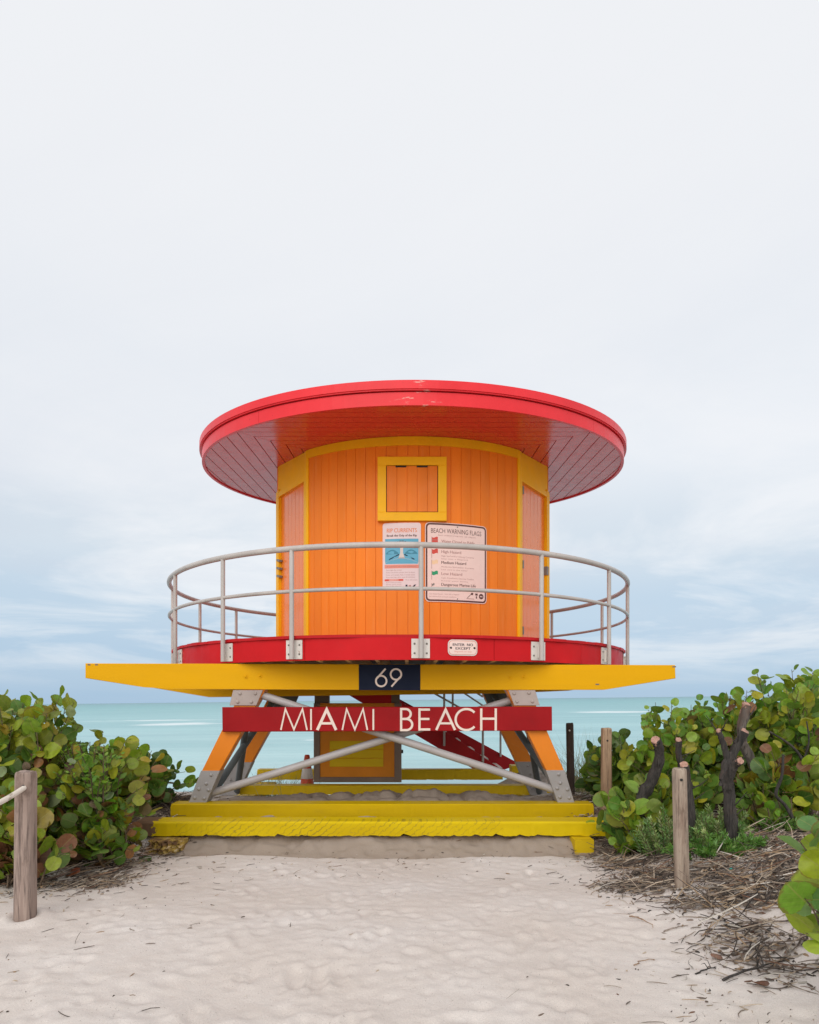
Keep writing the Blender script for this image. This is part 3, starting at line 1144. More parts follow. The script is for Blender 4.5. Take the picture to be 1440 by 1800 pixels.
D_ = math.radians
top_o = mb_tube(circ(RT, ZT, D_(-158), D_(150), 150), .037, 12).build('handrail', M['white_rail'], tower)
mb_tube(circ(RT, ZM, D_(-158), D_(150), 150), .024, 10).build('midrail', M['white_rail'], tower)
for phi in (-158, -140, -118.5, -101, -80, -58, -36, -19.3, 4.7, 28.7, 51, 74, 100, 124.5, 150):
    a = D_(phi)
    er, et = Vector((math.sin(a), -math.cos(a), 0)), Vector((math.cos(a), math.sin(a), 0))
    b0 = Vector((DX, DY, 0)) + er * RT
    pm = mb_tube([b0 + Vector((0, 0, DBOT + .015)), b0 + Vector((0, 0, ZT))], .0295, 12)
    po = pm.build('rail_post', M['white_rail'], tower)
    pl = MB()
    c = Vector((DX, DY, DBOT + .02)) + er * (RD + .003)
    q = [c - et * .112, c + et * .112, c + et * .112 + Vector((0, 0, .235)), c - et * .112 + Vector((0, 0, .235))]
    pl.prism(q, er * .012)
    for su in (-.075, .075):
        for sz in (.06, .175):
            pl.dome(c + er * .012 + et * su + Vector((0, 0, sz)), er, .013, .012, 8, 1)
    pl.box(c + er * .012 - Vector((.012, .012, -.03)), c + er * .05 + Vector((.012, .012, .20)))
    pl.build('post_plate', [M['plate'], M['bolt']], po)

# --- beams
YB = 8.65


def pxpoly(pts, Y):
    return [P(x, y, Y) for x, y in pts][::-1]


bm_ = MB()
bm_.prism(pxpoly([(150, 1166), (1187, 1169), (1188, 1192.5), (1063, 1212.5), (640, 1212.5), (300, 1211), (252, 1208), (150, 1192)], YB), (0, .14, 0), 0, .006)
beam_o = bm_.build('front_beam', M['beam'], tower)
for (x, y) in ((432, 1189), (457, 1188), (898, 1190.5), (921, 1189.5)):
    c = P(x, y, YB - .001)
    bb = MB()
    bb.tube([c, c - Vector((0, .006, 0))], .030, 14)
    bb.dome(c - Vector((0, .006, 0)), (0, -1, 0), .017, .014, 6)
    bb.build('bolt', M['beam'], beam_o)
for (x, y) in ((157, 1168.5), (170, 1168.5), (1185, 1172), (1050, 1203)):
    mb_box(P(x - 3, y - 1.2, YB - .002), P(x + 3, y + 1.2, YB + .01)).build('beam_stain', M['brown_frame'], beam_o)
b2 = MB()
b2.prism(pxpoly([(236, 1180), (1080, 1180), (1075, 1203), (1000, 1214), (900, 1218.5), (640, 1222), (367, 1225.5), (245, 1205)], 10.05), (0, .2, 0), 0, .006)
b2.build('middle_beam', M['beam'], tower)
b3 = MB()
b3.prism(pxpoly([(300, 1190), (1050, 1190), (1040, 1206), (960, 1214), (430, 1214), (320, 1206)], 13.4), (0, .2, 0), 0, .006)
b3.build('rear_beam', M['beam'], tower)

# --- legs


def leg(Y, top, knee, foot, wt, wk, wf_, front):
    """top / knee / foot = (x, y) of the left edge in the front face, w* = widths"""
    m = MB()
    ty = .2
    quad = [(top[0], top[1]), (top[0] + wt, top[1]), (knee[0] + wk, knee[1]), (knee[0], knee[1])]
    m.prism(pxpoly(quad, Y), (0, ty, 0), 0, .006)
    o = m.build('leg', M['orange_leg'], tower)
    s_ = MB()
    e = 1.0
    quad = [(knee[0] - e, knee[1] - 1), (knee[0] + wk + e, knee[1] - 1), (foot[0] + wf_ + e, foot[1]), (foot[0] - e, foot[1])]
    s_.prism(pxpoly(quad, Y - .012), (0, ty + .024, 0), 0, .003)
    so = s_.build('foot_plate', M['steel'], o)
    for (u, v_) in ((.62, .10), (.55, .36), (.25, .52), (.85, .55), (.22, .78), (.80, .80)):
        lx = (knee[0]) * (1 - v_) + foot[0] * v_
        wx = wk * (1 - v_) + wf_ * v_
        c = P(lx + wx * u, knee[1] * (1 - v_) + foot[1] * v_, Y - .012)
        bo = MB()
        bo.dome(c, (0, -1, 0), .024, .020, 10)
        bo.build('bolt', M['steel'], so)
    return o


l1 = leg(8.68, (427, 1209), (354.5, 1356), (331, 1415), 41, 31, 29, True)
l2 = leg(8.68, (888, 1209), (961, 1355), (983, 1414), 41, 31, 27, True)
leg(10.8, (478, 1215), (411, 1341), (385, 1398), 34, 31, 30, False)
leg(10.8, (847, 1215), (908, 1340), (934, 1398), 34, 29, 29, False)
for (pts, bolts) in (([(410, 1213.2), (462, 1213.2), (450.5, 1240), (403.5, 1240)], [(422, 1219), (449, 1219), (418, 1234), (442, 1234)]),
                     ([(894, 1213.2), (941, 1213.2), (949, 1240), (904.5, 1240)], [(904, 1219), (930, 1218), (909, 1233), (936, 1233)])):
    m = MB()
    m.prism(pxpoly(pts, 8.655), (0, .018, 0), 0, .002)
    tp = m.build('gusset_plate', M['steel_warm'], tower)
    for (x, y) in bolts:
        bo = MB()
        bo.dome(P(x, y, 8.655), (0, -1, 0), .023, .018, 10)
        bo.build('bolt', M['steel_warm'], tp)
    m = MB()
    m.prism(pxpoly([(x + (66 if x < 700 else -44), y + 4) for x, y in pts], 10.77), (0, .018, 0), 0, .002)
    m.build('gusset_plate', M['steel_shaded'], tower)

# cross braces
mb_tube([P(372, 1394, 8.86), P(940, 1218, 8.86)], .052, 14).build('cross_brace', M['pipe'], tower)
mb_tube([P(980, 1390, 8.76), P(458, 1221, 8.76)], .052, 14).build('cross_brace', M['pipe'], tower)
for (a, b) in (((376, 1392, 8.92), (488, 1222, 10.75)), ((440, 1224, 8.92), (417, 1390, 10.8)),
               ((984, 1392, 8.92), (868, 1222, 10.75)), ((920, 1224, 8.92), (948, 1392, 10.8))):
    mb_tube([P(*a), P(*b)], .050, 12).build('side_brace', M['steel_shaded'], tower)


# skids
def rough_skid(name, x0, x1, y0, y1, z0, z1, mat, seed, rag=.018, chamf=.012, parent=tower):
    """a long timber with a worn, uneven lower front edge"""
    r = random.Random(seed)
    n = max(4, int(abs(x1 - x0) / .035))
    v, f = [], []
    dz = 0
    for i in range(n + 1):
        x = x0 + (x1 - x0) * i / n
        dz = (max(0, dz * .55 + r.uniform(-rag, rag) * .35) if r.random() > .12 else r.uniform(.6, 1.7) * rag)
        if i in (0, n):
            chz = chamf * 2
        else:
            chz = 0
        j = r.uniform(-.002, .002)
        v += [(x, y0 + j, z0 + dz), (x, y0 + j, z1 - chamf - chz), (x, y0 + chamf + chz, z1), (x, y1, z1), (x, y1, z0)]
    for i in range(n):
        for k in range(5):
            k2 = (k + 1) % 5
            f.append((i * 5 + k, i * 5 + k2, (i + 1) * 5 + k2, (i + 1) * 5 + k))
    f.append(tuple(range(5))); f.append(tuple(n * 5 + i for i in reversed(range(5))))
    m = MB(); m.add(v, f)
    return m.build(name, mat, parent)


def zat(py, Y):
    return CZ - (py - HZ) / F * Y


def xat(px, Y):
    return (px - 720) / F * Y


rough_skid('skid', xat(236, 7.81), xat(1066, 7.81), 7.81, 8.12, zat(1470, 7.81), zat(1444.5, 7.81), M['skid'], 1, .019, .020)
rough_skid('skid', xat(300, 8.52), xat(1044, 8.52), 8.52, 8.80, zat(1447, 8.52), zat(1413.5, 8.52), M['skid_darker'], 2, .006)
rough_skid('skid', xat(422, 10.9), xat(968, 10.9), 10.9, 11.15, zat(1397, 10.9), zat(1381, 10.9), M['skid_dull'], 3, .006)
rough_skid('skid', xat(452, 13.0), xat(884, 13.0), 13.0, 13.25, zat(1371, 13.0), zat(1353, 13.0), M['skid_dull'], 4, .006)
mb_box((2.0, 12.95, -.02), (2.5, 13.3, zat(1346, 13))).build('skid_end', M['skid_dull'], tower)
for (x0, x1, ya) in ((-3.0, -2.62, 7.50), (1.90, 2.12, 7.62)):
    m = MB()
    if x0 < 0:
        r = random.Random(8)
        nx_, nz_ = 26, 12              # ragged end: the broken fibres reach out unequally
        v, f = [], []
        for j in range(nz_ + 1):
            for i in range(nx_ + 1):
                u_, w_ = i / nx_, j / nz_
                d_ = .16 * float(vnoise(np.array([u_ * 5 + 3.0]), np.array([w_ * 2.2]), 61)[0]) + .10 * float(vnoise(np.array([u_ * 14]), np.array([w_ * 5.0]), 62)[0]) + .035 * r.uniform(-1, 1)
                v.append((x0 + (x1 - x0) * u_ + r.uniform(-.004, .004), ya + .06 + d_ + .12 * abs(u_ - .35), -.15 + .18 * w_ - .02 * abs(d_)))
        for j in range(nz_):
            for i in range(nx_):
                a_ = j * (nx_ + 1) + i
                f.append((a_, a_ + 1, a_ + nx_ + 2, a_ + nx_ + 1))
        q = len(v)
        for j in (0, nz_):
            for i in range(nx_ + 1):
                p_ = v[j * (nx_ + 1) + i]
                v.append((p_[0], 8.0, p_[2]))
        for k_, j in enumerate((0, nz_)):
            for i in range(nx_):
                f.append((j * (nx_ + 1) + i, j * (nx_ + 1) + i + 1, q + k_ * (nx_ + 1) + i + 1, q + k_ * (nx_ + 1) + i))
        for i in (0, nx_):
            f.append(tuple(j * (nx_ + 1) + i for j in range(nz_ + 1)) + (q + nx_ + 1 + i, q + i))
        m.add(v, f)
        m.build('broken_skid_end', M['rot'], tower)
        m = MB(); m.box((x0 + .02, 7.95, -.12), (x1 - .01, 13.1, .028))
    else:
        m.box((x0, ya, -.16), (x1, 13.1, zat(1470, 7.81) - .004))
    m.build('runner', M['skid_dull'], tower)

# panelled locker hung between the beams
YL = 11.25
lk = MB()
for (x0, x1) in ((553, 580), (688, 703)):
    m = MB(); m.box(P(x0, 1190, YL + .06), P(x1, 1370, YL + .20)); m.build('locker_post', M['brown_frame'], tower)
m = MB()
x0, x1, z1, z0 = xat(552, YL), xat(706, YL), zat(1236, YL), zat(1375, YL)
fw = .105
bar(m, x0, x0 + fw, z0, z1, YL - .03, YL + .05)
bar(m, x1 - fw - .015, x1, z0, z1, YL - .03, YL + .05)
bar(m, x0 + fw, x1 - fw - .015, z0, z0 + .09, YL - .029, YL + .05)
lf = m.build('locker_frame', M['brown_frame'], tower)
m = MB(); bar(m, x0 + fw, x1 - fw - .015, z0 + .09, z1, YL - .01, YL + .05, .003); m.build('locker_panel', M['orange_dull'], tower)
ym = MB()
yx0, yx1 = xat(580, YL), xat(674, YL)
yz0, yz1 = zat(1348, YL), zat(1302, YL)
for i in range(3):
    h = (yz1 - yz0) / 3
    bar(ym, yx0, yx1, yz0 + h * i + .003, yz0 + h * (i + 1) - .003, YL - .022, YL - .008, .004)
ym.build('locker_inset', M['skid_dull'], tower)
hm = MB(); hm.box(P(705.5, 1318, YL), P(709, 1324, YL + .03)); hm.build('locker_catch', M['black'], tower)

# stairs down to the beach side
YS0, YS1 = 13.8, 14.9
near_t, near_b = ((664, 1206), (882, 1352)), ((590, 1212), (846, 1360))
m = MB(); m.prism(pxpoly([(590, 1208), (668, 1208), (882, 1352.5), (846, 1360)], YS0), (0, .06, 0), 0, .004); m.build('stair_stringer', M['red_stair'], tower)
m = MB(); m.prism(pxpoly([(640, 1204), (664, 1208), (914, 1343), (884, 1354), (800, 1312)], YS1), (0, .06, 0), 0, .004); m.build('stair_stringer', M['red_stair'], tower)
for k in range(9):
    q = k / 8
    a = P(676 + (872 - 676) * q, 1222 + (1350 - 1222) * q, YS0)
    m = MB(); m.box((a.x - .20, YS0 + .06, a.z - .045), (a.x + .14, YS1, a.z)); m.build('stair_tread', M['tread'], tower)
    m = MB(); m.box((a.x - .20, YS0 + .062, a.z - .20), (a.x - .17, YS1 - .002, a.z - .046)); m.build('stair_riser', M['red_stair'], tower)
for (x, y0_, y1_, Y) in ((781, 1175, 1311, YS0 - .03), (849, 1268, 1344, YS0 - .03), (796, 1180, 1280, YS1 - .03), (880, 1258, 1330, YS1 - .03)):
    mb_tube([P(x, y0_, Y), P(x, y1_, Y)], .024, 8).build('stair_post', M['pipe'], tower)
for (a, b, Y) in (((700, 1183), (851, 1268), YS0 - .03), ((735, 1150), (849, 1225), YS0 - .03), ((770, 1188), (882, 1262), YS1 - .03)):
    mb_tube([P(*a, Y), P(*b, Y)], .020, 8).build('stair_handrail', M['pipe'], tower)
mb_tube([(DX - 3.0, 14.2, DTOP + .06), (DX - 2.5, 14.2, DTOP + .06)], .07, 10).build('float_roll', M['navy'], tower)


# ---------------------------------------------------------------- lettering
def stroke(m, pts, wd, y, th=.006, mi=0, closed=False):
    """flat painted stroke along pts (x, z) facing -Y at depth y"""
    n = len(pts)
    P2 = [Vector((p[0], p[1])) for p in pts]
    L_, R_ = [], []
    for i in range(n):
        a = P2[i - 1] if (i > 0 or closed) else P2[i]
        b = P2[(i + 1) % n] if (i < n - 1 or closed) else P2[i]
        d1 = (P2[i] - a); d2 = (b - P2[i])
        d1 = d1.normalized() if d1.length > 1e-9 else d2.normalized()
        d2 = d2.normalized() if d2.length > 1e-9 else d1
        t_ = (d1 + d2)
        t_ = t_.normalized() if t_.length > 1e-6 else d1
        nrm = Vector((-t_.y, t_.x))
        k = 1 / max(.35, nrm.dot(Vector((-d1.y, d1.x))))
        L_.append(P2[i] + nrm * wd / 2 * k); R_.append(P2[i] - nrm * wd / 2 * k)
    v, f = [], []
    for a, b in zip(L_, R_):
        v += [(a.x, y - th, a.y), (b.x, y - th, b.y), (a.x, y, a.y), (b.x, y, b.y)]
    for i in range(n if closed else n - 1):
        j = (i + 1) % n
        a, b = i * 4, j * 4
        f += [(a, b, b + 1, a + 1), (a, a + 2, b + 2, b), (a + 1, b + 1, b + 3, a + 3)]
    if not closed:
        f += [(0, 1, 3, 2), ((n - 1) * 4, (n - 1) * 4 + 2, (n - 1) * 4 + 3, (n - 1) * 4 + 1)]
    m.add(v, f, mi)


def arcp(cx, cz, r, a0, a1, n=24, rz=None):
    rz = rz or r
    return [(cx + r * math.cos(math.radians(a0 + (a1 - a0) * i / n)), cz + rz * math.sin(math.radians(a0 + (a1 - a0) * i / n))) for i in range(n + 1)]


YN = 8.60
board = thing('name_board', P(680, 1285, YN), 'long red board lettered MIAMI BEACH across the front legs', 'sign')
m = MB()
m.prism(pxpoly([(390.5, 1243), (970.5, 1242), (971, 1284.5), (391, 1286.5)], YN), (0, .05, 0), 0, .008)
m.build('board', M['red_board'], board)
lt = MB()
dep = [0]


def st(pts, wd=.029, closed=False, my=None):
    dep[0] += 1
    q = [(xat(x, YN), zat(y, YN)) for x, y in pts]
    stroke(cur, q, wd, YN + .0, .0060 + .0006 * (dep[0] % 7), 0, closed)


T0, B0 = 1246.3, 1283.2
for word, letters in (('MIAMI', 'MIAMI'), ('BEACH', 'BEACH')):
    pass


def lM(a, b):
    w_ = b - a
    st([(a + 2, B0), (a + w_ * .20, T0), (a + w_ * .5, B0 - 1), (a + w_ * .80, T0), (b - 2, B0)], .021)


def lA(a, b, wd):
    st([(a + 2, B0), ((a + b) / 2, T0 + 1), (b - 2, B0)], wd)
    q = .68
    st([(a + (b - a) * .23, T0 + 37 * q), (a + (b - a) * .77, T0 + 37 * q)], wd * .85)


names = []
cur = MB(); lM(492, 542); names.append(cur)
cur = MB(); st([(547, T0), (547, B0)], .022); names.append(cur)
cur = MB(); lA(556, 593, .036); names.append(cur)
cur = MB(); lM(600, 648); names.append(cur)
cur = MB(); st([(656.5, T0), (656.5, B0)], .022); names.append(cur)
cur = MB()
zc1, zc2 = T0 + 8.7, T0 + 27.3
st([(705.3, T0 - 1.2), (705.3, B0 + 1.2)])
for (c, ry, ex) in ((zc1, 8.7, 713), (zc2, 9.8, 714.5)):
    st([(703.5, c - ry)] + [(ex + math.cos(math.radians(90 - 180 * i / 14)) * ry * 1.05, c - math.sin(math.radians(90 - 180 * i / 14)) * ry) for i in range(15)] + [(703.5, c + ry)])
names.append(cur)
cur = MB()
st([(737.5, T0 - 1.2), (737.5, B0 + 1.2)])
for zz, e in ((T0 + 1, 756), (T0 + 17.5, 755), (B0 - 1, 756.5)):
    st([(736, zz), (e, zz)])
names.append(cur)
cur = MB(); lA(765, 802, .031); names.append(cur)
cur = MB(); st([(820 + 19 * math.cos(math.radians(a)), T0 + 18.5 - 18.5 * math.sin(math.radians(a))) for a in range(42, 319, 6)]); names.append(cur)
cur = MB()
st([(846, T0 - 1), (846, B0 + 1)]); st([(871.5, T0 - 1), (871.5, B0 + 1)]); st([(846, T0 + 17), (871.5, T0 + 17)])
names.append(cur)
for q in names:
    q.build('letter', M['letter'], board)

YP = 8.64
plate = thing('number_plate', P(685, 1213, YP), 'navy blue plate painted 69 in the middle of the yellow beam', 'sign')
m = MB(); m.prism(pxpoly([(631, 1168), (739, 1168.2), (739, 1213.4), (631, 1213)], YP), (0, .008, 0), 0, .001); m.build('panel', M['navy'], plate)
YN_old = YN
YN = YP
cur = MB()
cx_, cy_, r_ = 670.3, 1197.2, 9.3
st([(cx_ + r_ * math.cos(math.radians(a)), cy_ - r_ * math.sin(math.radians(a))) for a in range(0, 360, 10)], .023, True)
st([(678, 1175.3), (669, 1185.5), (662.8, 1192.5)], .023)
cur.build('digit', M['letter'], plate)
cur = MB()
cx_, cy_ = 696.2, 1185.4
st([(cx_ + r_ * math.cos(math.radians(a)), cy_ - r_ * math.sin(math.radians(a))) for a in range(0, 360, 10)], .023, True)
st([(688.3, 1207), (697.3, 1196.8), (703.6, 1190)], .023)
cur.build('digit', M['letter'], plate)


def text2d(s_, size, align='LEFT'):
    cu = bpy.data.curves.new('text', 'FONT')
    cu.body = s_; cu.size = size; cu.align_x = align; cu.resolution_u = 3
    o = bpy.data.objects.new('text', cu)
    C.objects.link(o)
    dg = bpy.context.evaluated_depsgraph_get()
    me = bpy.data.meshes.new_from_object(o.evaluated_get(dg))
    v = [(p.co.x, p.co.y) for p in me.vertices]
    f = [tuple(p.vertices) for p in me.polygons]
    bpy.data.objects.remove(o); bpy.data.curves.remove(cu); bpy.data.meshes.remove(me)
    return v, f


class Curved:
    """flat artwork (u right, v up) bent round a vertical cylinder; d = distance proud of radius r"""

    def __init__(s, cx, cy, r, u0, z0):
        s.cx, s.cy, s.r, s.u0, s.z0 = cx, cy, r, u0, z0

    def pt(s, u, v, d):
        a = (s.u0 + u) / s.r
        return (s.cx + (s.r + d) * math.sin(a), s.cy - (s.r + d) * math.cos(a), s.z0 + v)

    def poly(s, m, pts, d, mi):
        m.add([s.pt(u, v, d) for u, v in pts], [tuple(range(len(pts)))], mi)

    def rect(s, m, u0, v0, u1, v1, d, mi, n=10):
        n = max(1, min(n, int(abs(u1 - u0) / .04) + 1))
        vv, f = [], []
        for i in range(n + 1):
            u = u0 + (u1 - u0) * i / n
            vv += [s.pt(u, v0, d), s.pt(u, v1, d)]
        for i in range(n):
            f.append((2 * i, 2 * i + 2, 2 * i + 3, 2 * i + 1))
        m.add(vv, f, mi)

    def rrect(s, m, u0, v0, u1, v1, rad, d0, d1, mi, n=18):
        """rounded rectangle slab"""
        cols = sorted(set([u0 + rad * (1 - math.cos(math.pi / 2 * i / 5)) for i in range(6)] + [u1 - rad * (1 - math.cos(math.pi / 2 * i / 5)) for i in range(6)]
                          + [u0 + rad + (u1 - u0 - 2 * rad) * i / n for i in range(n + 1)]))
        vv, f = [], []
        for u in cols:
            e = 0
            if u < u0 + rad:
                e = rad - math.sqrt(max(0, rad ** 2 - (u0 + rad - u) ** 2))
            elif u > u1 - rad:
                e = rad - math.sqrt(max(0, rad ** 2 - (u - u1 + rad) ** 2))
            vv += [s.pt(u, v0 + e, d1), s.pt(u, v1 - e, d1), s.pt(u, v0 + e, d0), s.pt(u, v1 - e, d0)]
        for i in range(len(cols) - 1):
            a, b = 4 * i, 4 * i + 4
            f += [(a, b, b + 1, a + 1), (a + 2, a, b, b + 2)[::1], (a + 1, b + 1, b + 3, a + 3)]
        f += [(0, 1, 3, 2), (len(vv) - 4, len(vv) - 2, len(vv) - 1, len(vv) - 3)]
        m.add(vv, f, mi)

    def text(s, m, txt, u, v, size, d, mi, width=None, align='LEFT', bold=0):
        vs, fs = text2d(txt, size, 'LEFT')
        if not vs:
            return
        x0, x1 = min(p[0] for p in vs), max(p[0] for p in vs)
        k = (width / (x1 - x0)) if width else 1.0
        for (bx, by, bd) in ((0, 0, 0), (bold, 0, .0004)) if bold else ((0, 0, 0),):
            m.add([s.pt(u + (p[0] - x0) * k + bx, v + p[1] + by, d + bd) for p in vs], fs, mi)


# warning flag sign
RSN = RC + .006
a0 = RSN * math.asin((.222 - CX) / RSN); a1 = RSN * math.asin((1.130 - CX) / RSN)
W_, H_ = a1 - a0, 1.137
sgn = Curved(CX, CY, RSN, a0, CZ + 1.403)
warn = thing('warning_sign', sgn.pt(W_ / 2, 0, 0), 'tall white BEACH WARNING FLAGS sign with black border on the orange wall', 'sign')
MATS = [M['sign_face'], M['ink'], M['ink_soft'], M['sign_red'], M['sign_green'], M['sign_yellow'], M['bolt']]
m = MB()
sgn.rrect(m, 0, 0, W_, H_, .06, -.002, .0045, 0)
sgn.rrect(m, .010, .010, W_ - .010, H_ - .010, .055, .0045, .0055, 1)
sgn.rrect(m, .034, .034, W_ - .034, H_ - .034, .038, .0055, .0070, 0)
m.build('panel', MATS, warn)
ink = MB()
d = .0076
sgn.text(ink, 'BEACH WARNING FLAGS', .085, H_ - .150, .095, d, 1, W_ - .18)
sgn.text(ink, 'Beach conditions change daily - ask a lifeguard', .19, H_ - .19, .026, d, 2, W_ - .38)
rows = [('Water Closed to Public', '', '', H_ - .285, .66), ('High Hazard', 'High Surf and/or Strong Currents', 'Stay near a lifeguard', H_ - .435, .38),
        ('Medium Hazard', 'Moderate Surf and/or Currents', 'Use care in the water', H_ - .590, .48), ('Low Hazard', 'Calm Conditions, Exercise Caution', 'Know your limits', H_ - .750, .40),
        ('Dangerous Marine Life', '', '', H_ - .905, .68)]
for (a, b, c, v_, wd) in rows:
    sgn.text(ink, a, .235, v_, .058, d, 1 if a[0] in 'MD' else 2, wd * .78, bold=.002)
    if b:
        sgn.text(ink, b, .235, v_ - .052, .030, d, 2, .50)
        sgn.text(ink, c, .235, v_ - .090, .024, d, 2, .40)
sgn.text(ink, 'City Ocean Rescue    Swim near a lifeguard', .06, .105, .026, d, 2, .44)
sgn.text(ink, 'For information on beach conditions', .06, .068, .024, d, 2, .40)
ink.build('lettering', MATS, warn)
for (v_, mi, h) in ((H_ - .29, 3, .078), (H_ - .445, 3, .062), (H_ - .595, 5, .055), (H_ - .750, 4, .052), (H_ - .905, 6, .03)):
    fl = MB()
    wv = 8
    u0_, u1_ = .100, .185
    if mi == 6:
        u1_ = .135
    vv = []
    for i in range(wv + 1):
        u = u0_ + (u1_ - u0_) * i / wv
        s_ = -.008 * math.sin(i / wv * 6.0)
        vv += [sgn.pt(u, v_ + s_, d), sgn.pt(u, v_ + h + s_, d)]
    fl.add(vv, [(2 * i, 2 * i + 2, 2 * i + 3, 2 * i + 1) for i in range(wv)], mi)
    sgn.rect(fl, .092, v_ - .07, .0985, v_ + h + .005, d, 2)
    if mi == 3 and h > .07:
        sgn.rect(fl, .100, v_ + .035, .185, v_ + .043, d + .0006, 2)
    fl.build('flag_symbol', MATS, warn)
em = MB()
for (cu, r1, r0) in ((W_ - .095, .040, 0),):
    sgn.poly(em, [(cu + r1 * math.cos(2 * math.pi * i / 20), .105 + r1 * math.sin(2 * math.pi * i / 20)) for i in range(20)], d, 1)
    sgn.poly(em, [(cu + .022 * math.cos(math.pi * i / 8), .098 + .020 * math.sin(math.pi * i / 8)) for i in range(9)], d + .0006, 0)
    sgn.poly(em, [(cu + .012 * math.cos(2 * math.pi * i / 10), .118 + .010 * math.sin(2 * math.pi * i / 10)) for i in range(10)], d + .0012, 1)
sgn.rect(em, W_ - .185, .070, W_ - .165, .105, d, 1); sgn.rect(em, W_ - .195, .115, W_ - .155, .145, d, 1)
sgn.poly(em, [(W_ - .33, .07), (W_ - .318, .07), (W_ - .25, .135), (W_ - .262, .135)], d, 1)
sgn.poly(em, [(W_ - .27, .118), (W_ - .232, .118), (W_ - .226, .150), (W_ - .262, .150)], d + .0006, 1)
sgn.rect(em, W_ - .335, .058, W_ - .215, .066, d + .0012, 2)
em.build('emblem', MATS, warn)
for v_ in (.03 + .02, H_ - .05):
    bo = MB()
    bo.dome(sgn.pt(W_ / 2, v_, .0076), (math.sin((a0 + W_ / 2) / RSN), -math.cos((a0 + W_ / 2) / RSN), 0), .010, .006, 8)
    bo.build('bolt', M['bolt'], warn)

# rip current sign
b0_ = RSN * math.asin((-.384 - CX) / RSN); b1_ = RSN * math.asin((.163 - CX) / RSN)
W_, H_ = b1_ - b0_, .932
rp = Curved(CX, CY, RSN, b0_, CZ + 1.598)
rip = thing('rip_current_sign', rp.pt(W_ / 2, 0, 0), 'narrow pale RIP CURRENTS sign with blue diagram under the shutter', 'sign')
MATS = [M['sign_pale'], M['ink'], M['ink_soft'], M['sign_salmon'], M['sign_teal'], M['sign_sky'], M['sign_sand'], M['ink_orange'], M['sign_red'], M['navy']]
m = MB()
rp.rrect(m, 0, 0, W_, H_, .035, -.002, .0045, 0)
m.build('panel', MATS, rip)
m = MB()
d = .0052
rp.text(m, 'RIP CURRENTS', .06, H_ - .135, .085, d, 7, W_ - .12, bold=.003)
rp.text(m, 'Break the Grip of the Rip', .06, H_ - .195, .045, d, 1, W_ - .12, bold=.003)
rp.rect(m, .028, .283, W_ - .028, .335, d, 3)
rp.text(m, 'IF CAUGHT IN A RIP CURRENT', .06, .297, .03, d + .0008, 2, W_ - .12)
for i, s_ in enumerate(("Don't fight the current", 'Swim out of the current, then to shore', "If you can't escape, float or tread water", 'If you need help, call or wave for assistance')):
    rp.text(m, s_, .05, .248 - i * .034, .028, d, 2, (W_ - .10) * (.5 if i == 0 else .92))
rp.rect(m, .028, .100, .30, .130, d, 3)
rp.rect(m, .032, .104, .09, .126, d + .0008, 8); rp.rect(m, .235, .104, .296, .126, d + .0008, 8)
rp.text(m, 'SAFETY', .10, .105, .026, d + .0008, 0, .12)
for i, s_ in enumerate(('Know how to swim', 'Never swim alone', 'If in doubt, stay out')):
    rp.text(m, s_, .05, .073 - i * .026, .022, d, 2, .22)
rp.text(m, 'More information', .33, .108, .024, d, 2, .17)
rp.rect(m, .33, .018, .358, .046, d, 9); rp.rect(m, .375, .022, .41, .042, d, 2)
rp.poly(m, [(.425, .016), (.455, .016), (.485, .050), (.455, .046)], d, 9)
m.build('lettering', MATS, rip)
m = MB()
u0, u1, v0, v1 = .035, W_ - .035, .345, .705
rp.rect(m, u0, v0, u1, v1, d, 5)
uc = W_ / 2
rp.poly(m, [(u0, v0 + .001), (u1, v0 + .001)] + [(u1 - (u1 - u0) * i / 14, v0 + .02 + .06 * math.sin(math.pi * i / 14)) for i in range(15)], d + .0006, 6)
for sx in (-1, 1):
    rp.poly(m, ([(uc + sx * (.05 + .17 * i / 10), .60 + .055 * math.sin(math.pi * i / 10)) for i in range(11)] + [(uc + sx * (.22 - .17 * i / 10), .585) for i in range(11)])[::sx], d + .0006, 4)
    rp.poly(m, ([(uc + sx * (.045 + .18 * i / 10), .50 + .05 * math.sin(math.pi * i / 10)) for i in range(11)] + [(uc + sx * (.225 - .18 * i / 10), .485) for i in range(11)])[::sx], d + .0006, 4)
    rp.poly(m, [(uc + sx * .03, .475), (uc + sx * .045, .485), (uc + sx * .185, .415), (uc + sx * .18, .402)][::sx], d + .0010, 9)
    rp.poly(m, [(uc + sx * .012, .645), (uc + sx * .06, .655), (uc + sx * .062, .668), (uc + sx * .012, .660)][::sx], d + .0010, 9)
rp.poly(m, [(uc - .045, .43), (uc + .045, .43), (uc + .02, .50), (uc + .022, .63), (uc - .022, .63), (uc - .02, .50)], d + .0008, 6)
rp.text(m, 'RIP', uc - .03, .655, .035, d + .0012, 1, .06)
rp.text(m, 'SHORE', uc - .045, .425, .026, d + .0012, 2, .09)
m.build('diagram', MATS, rip)

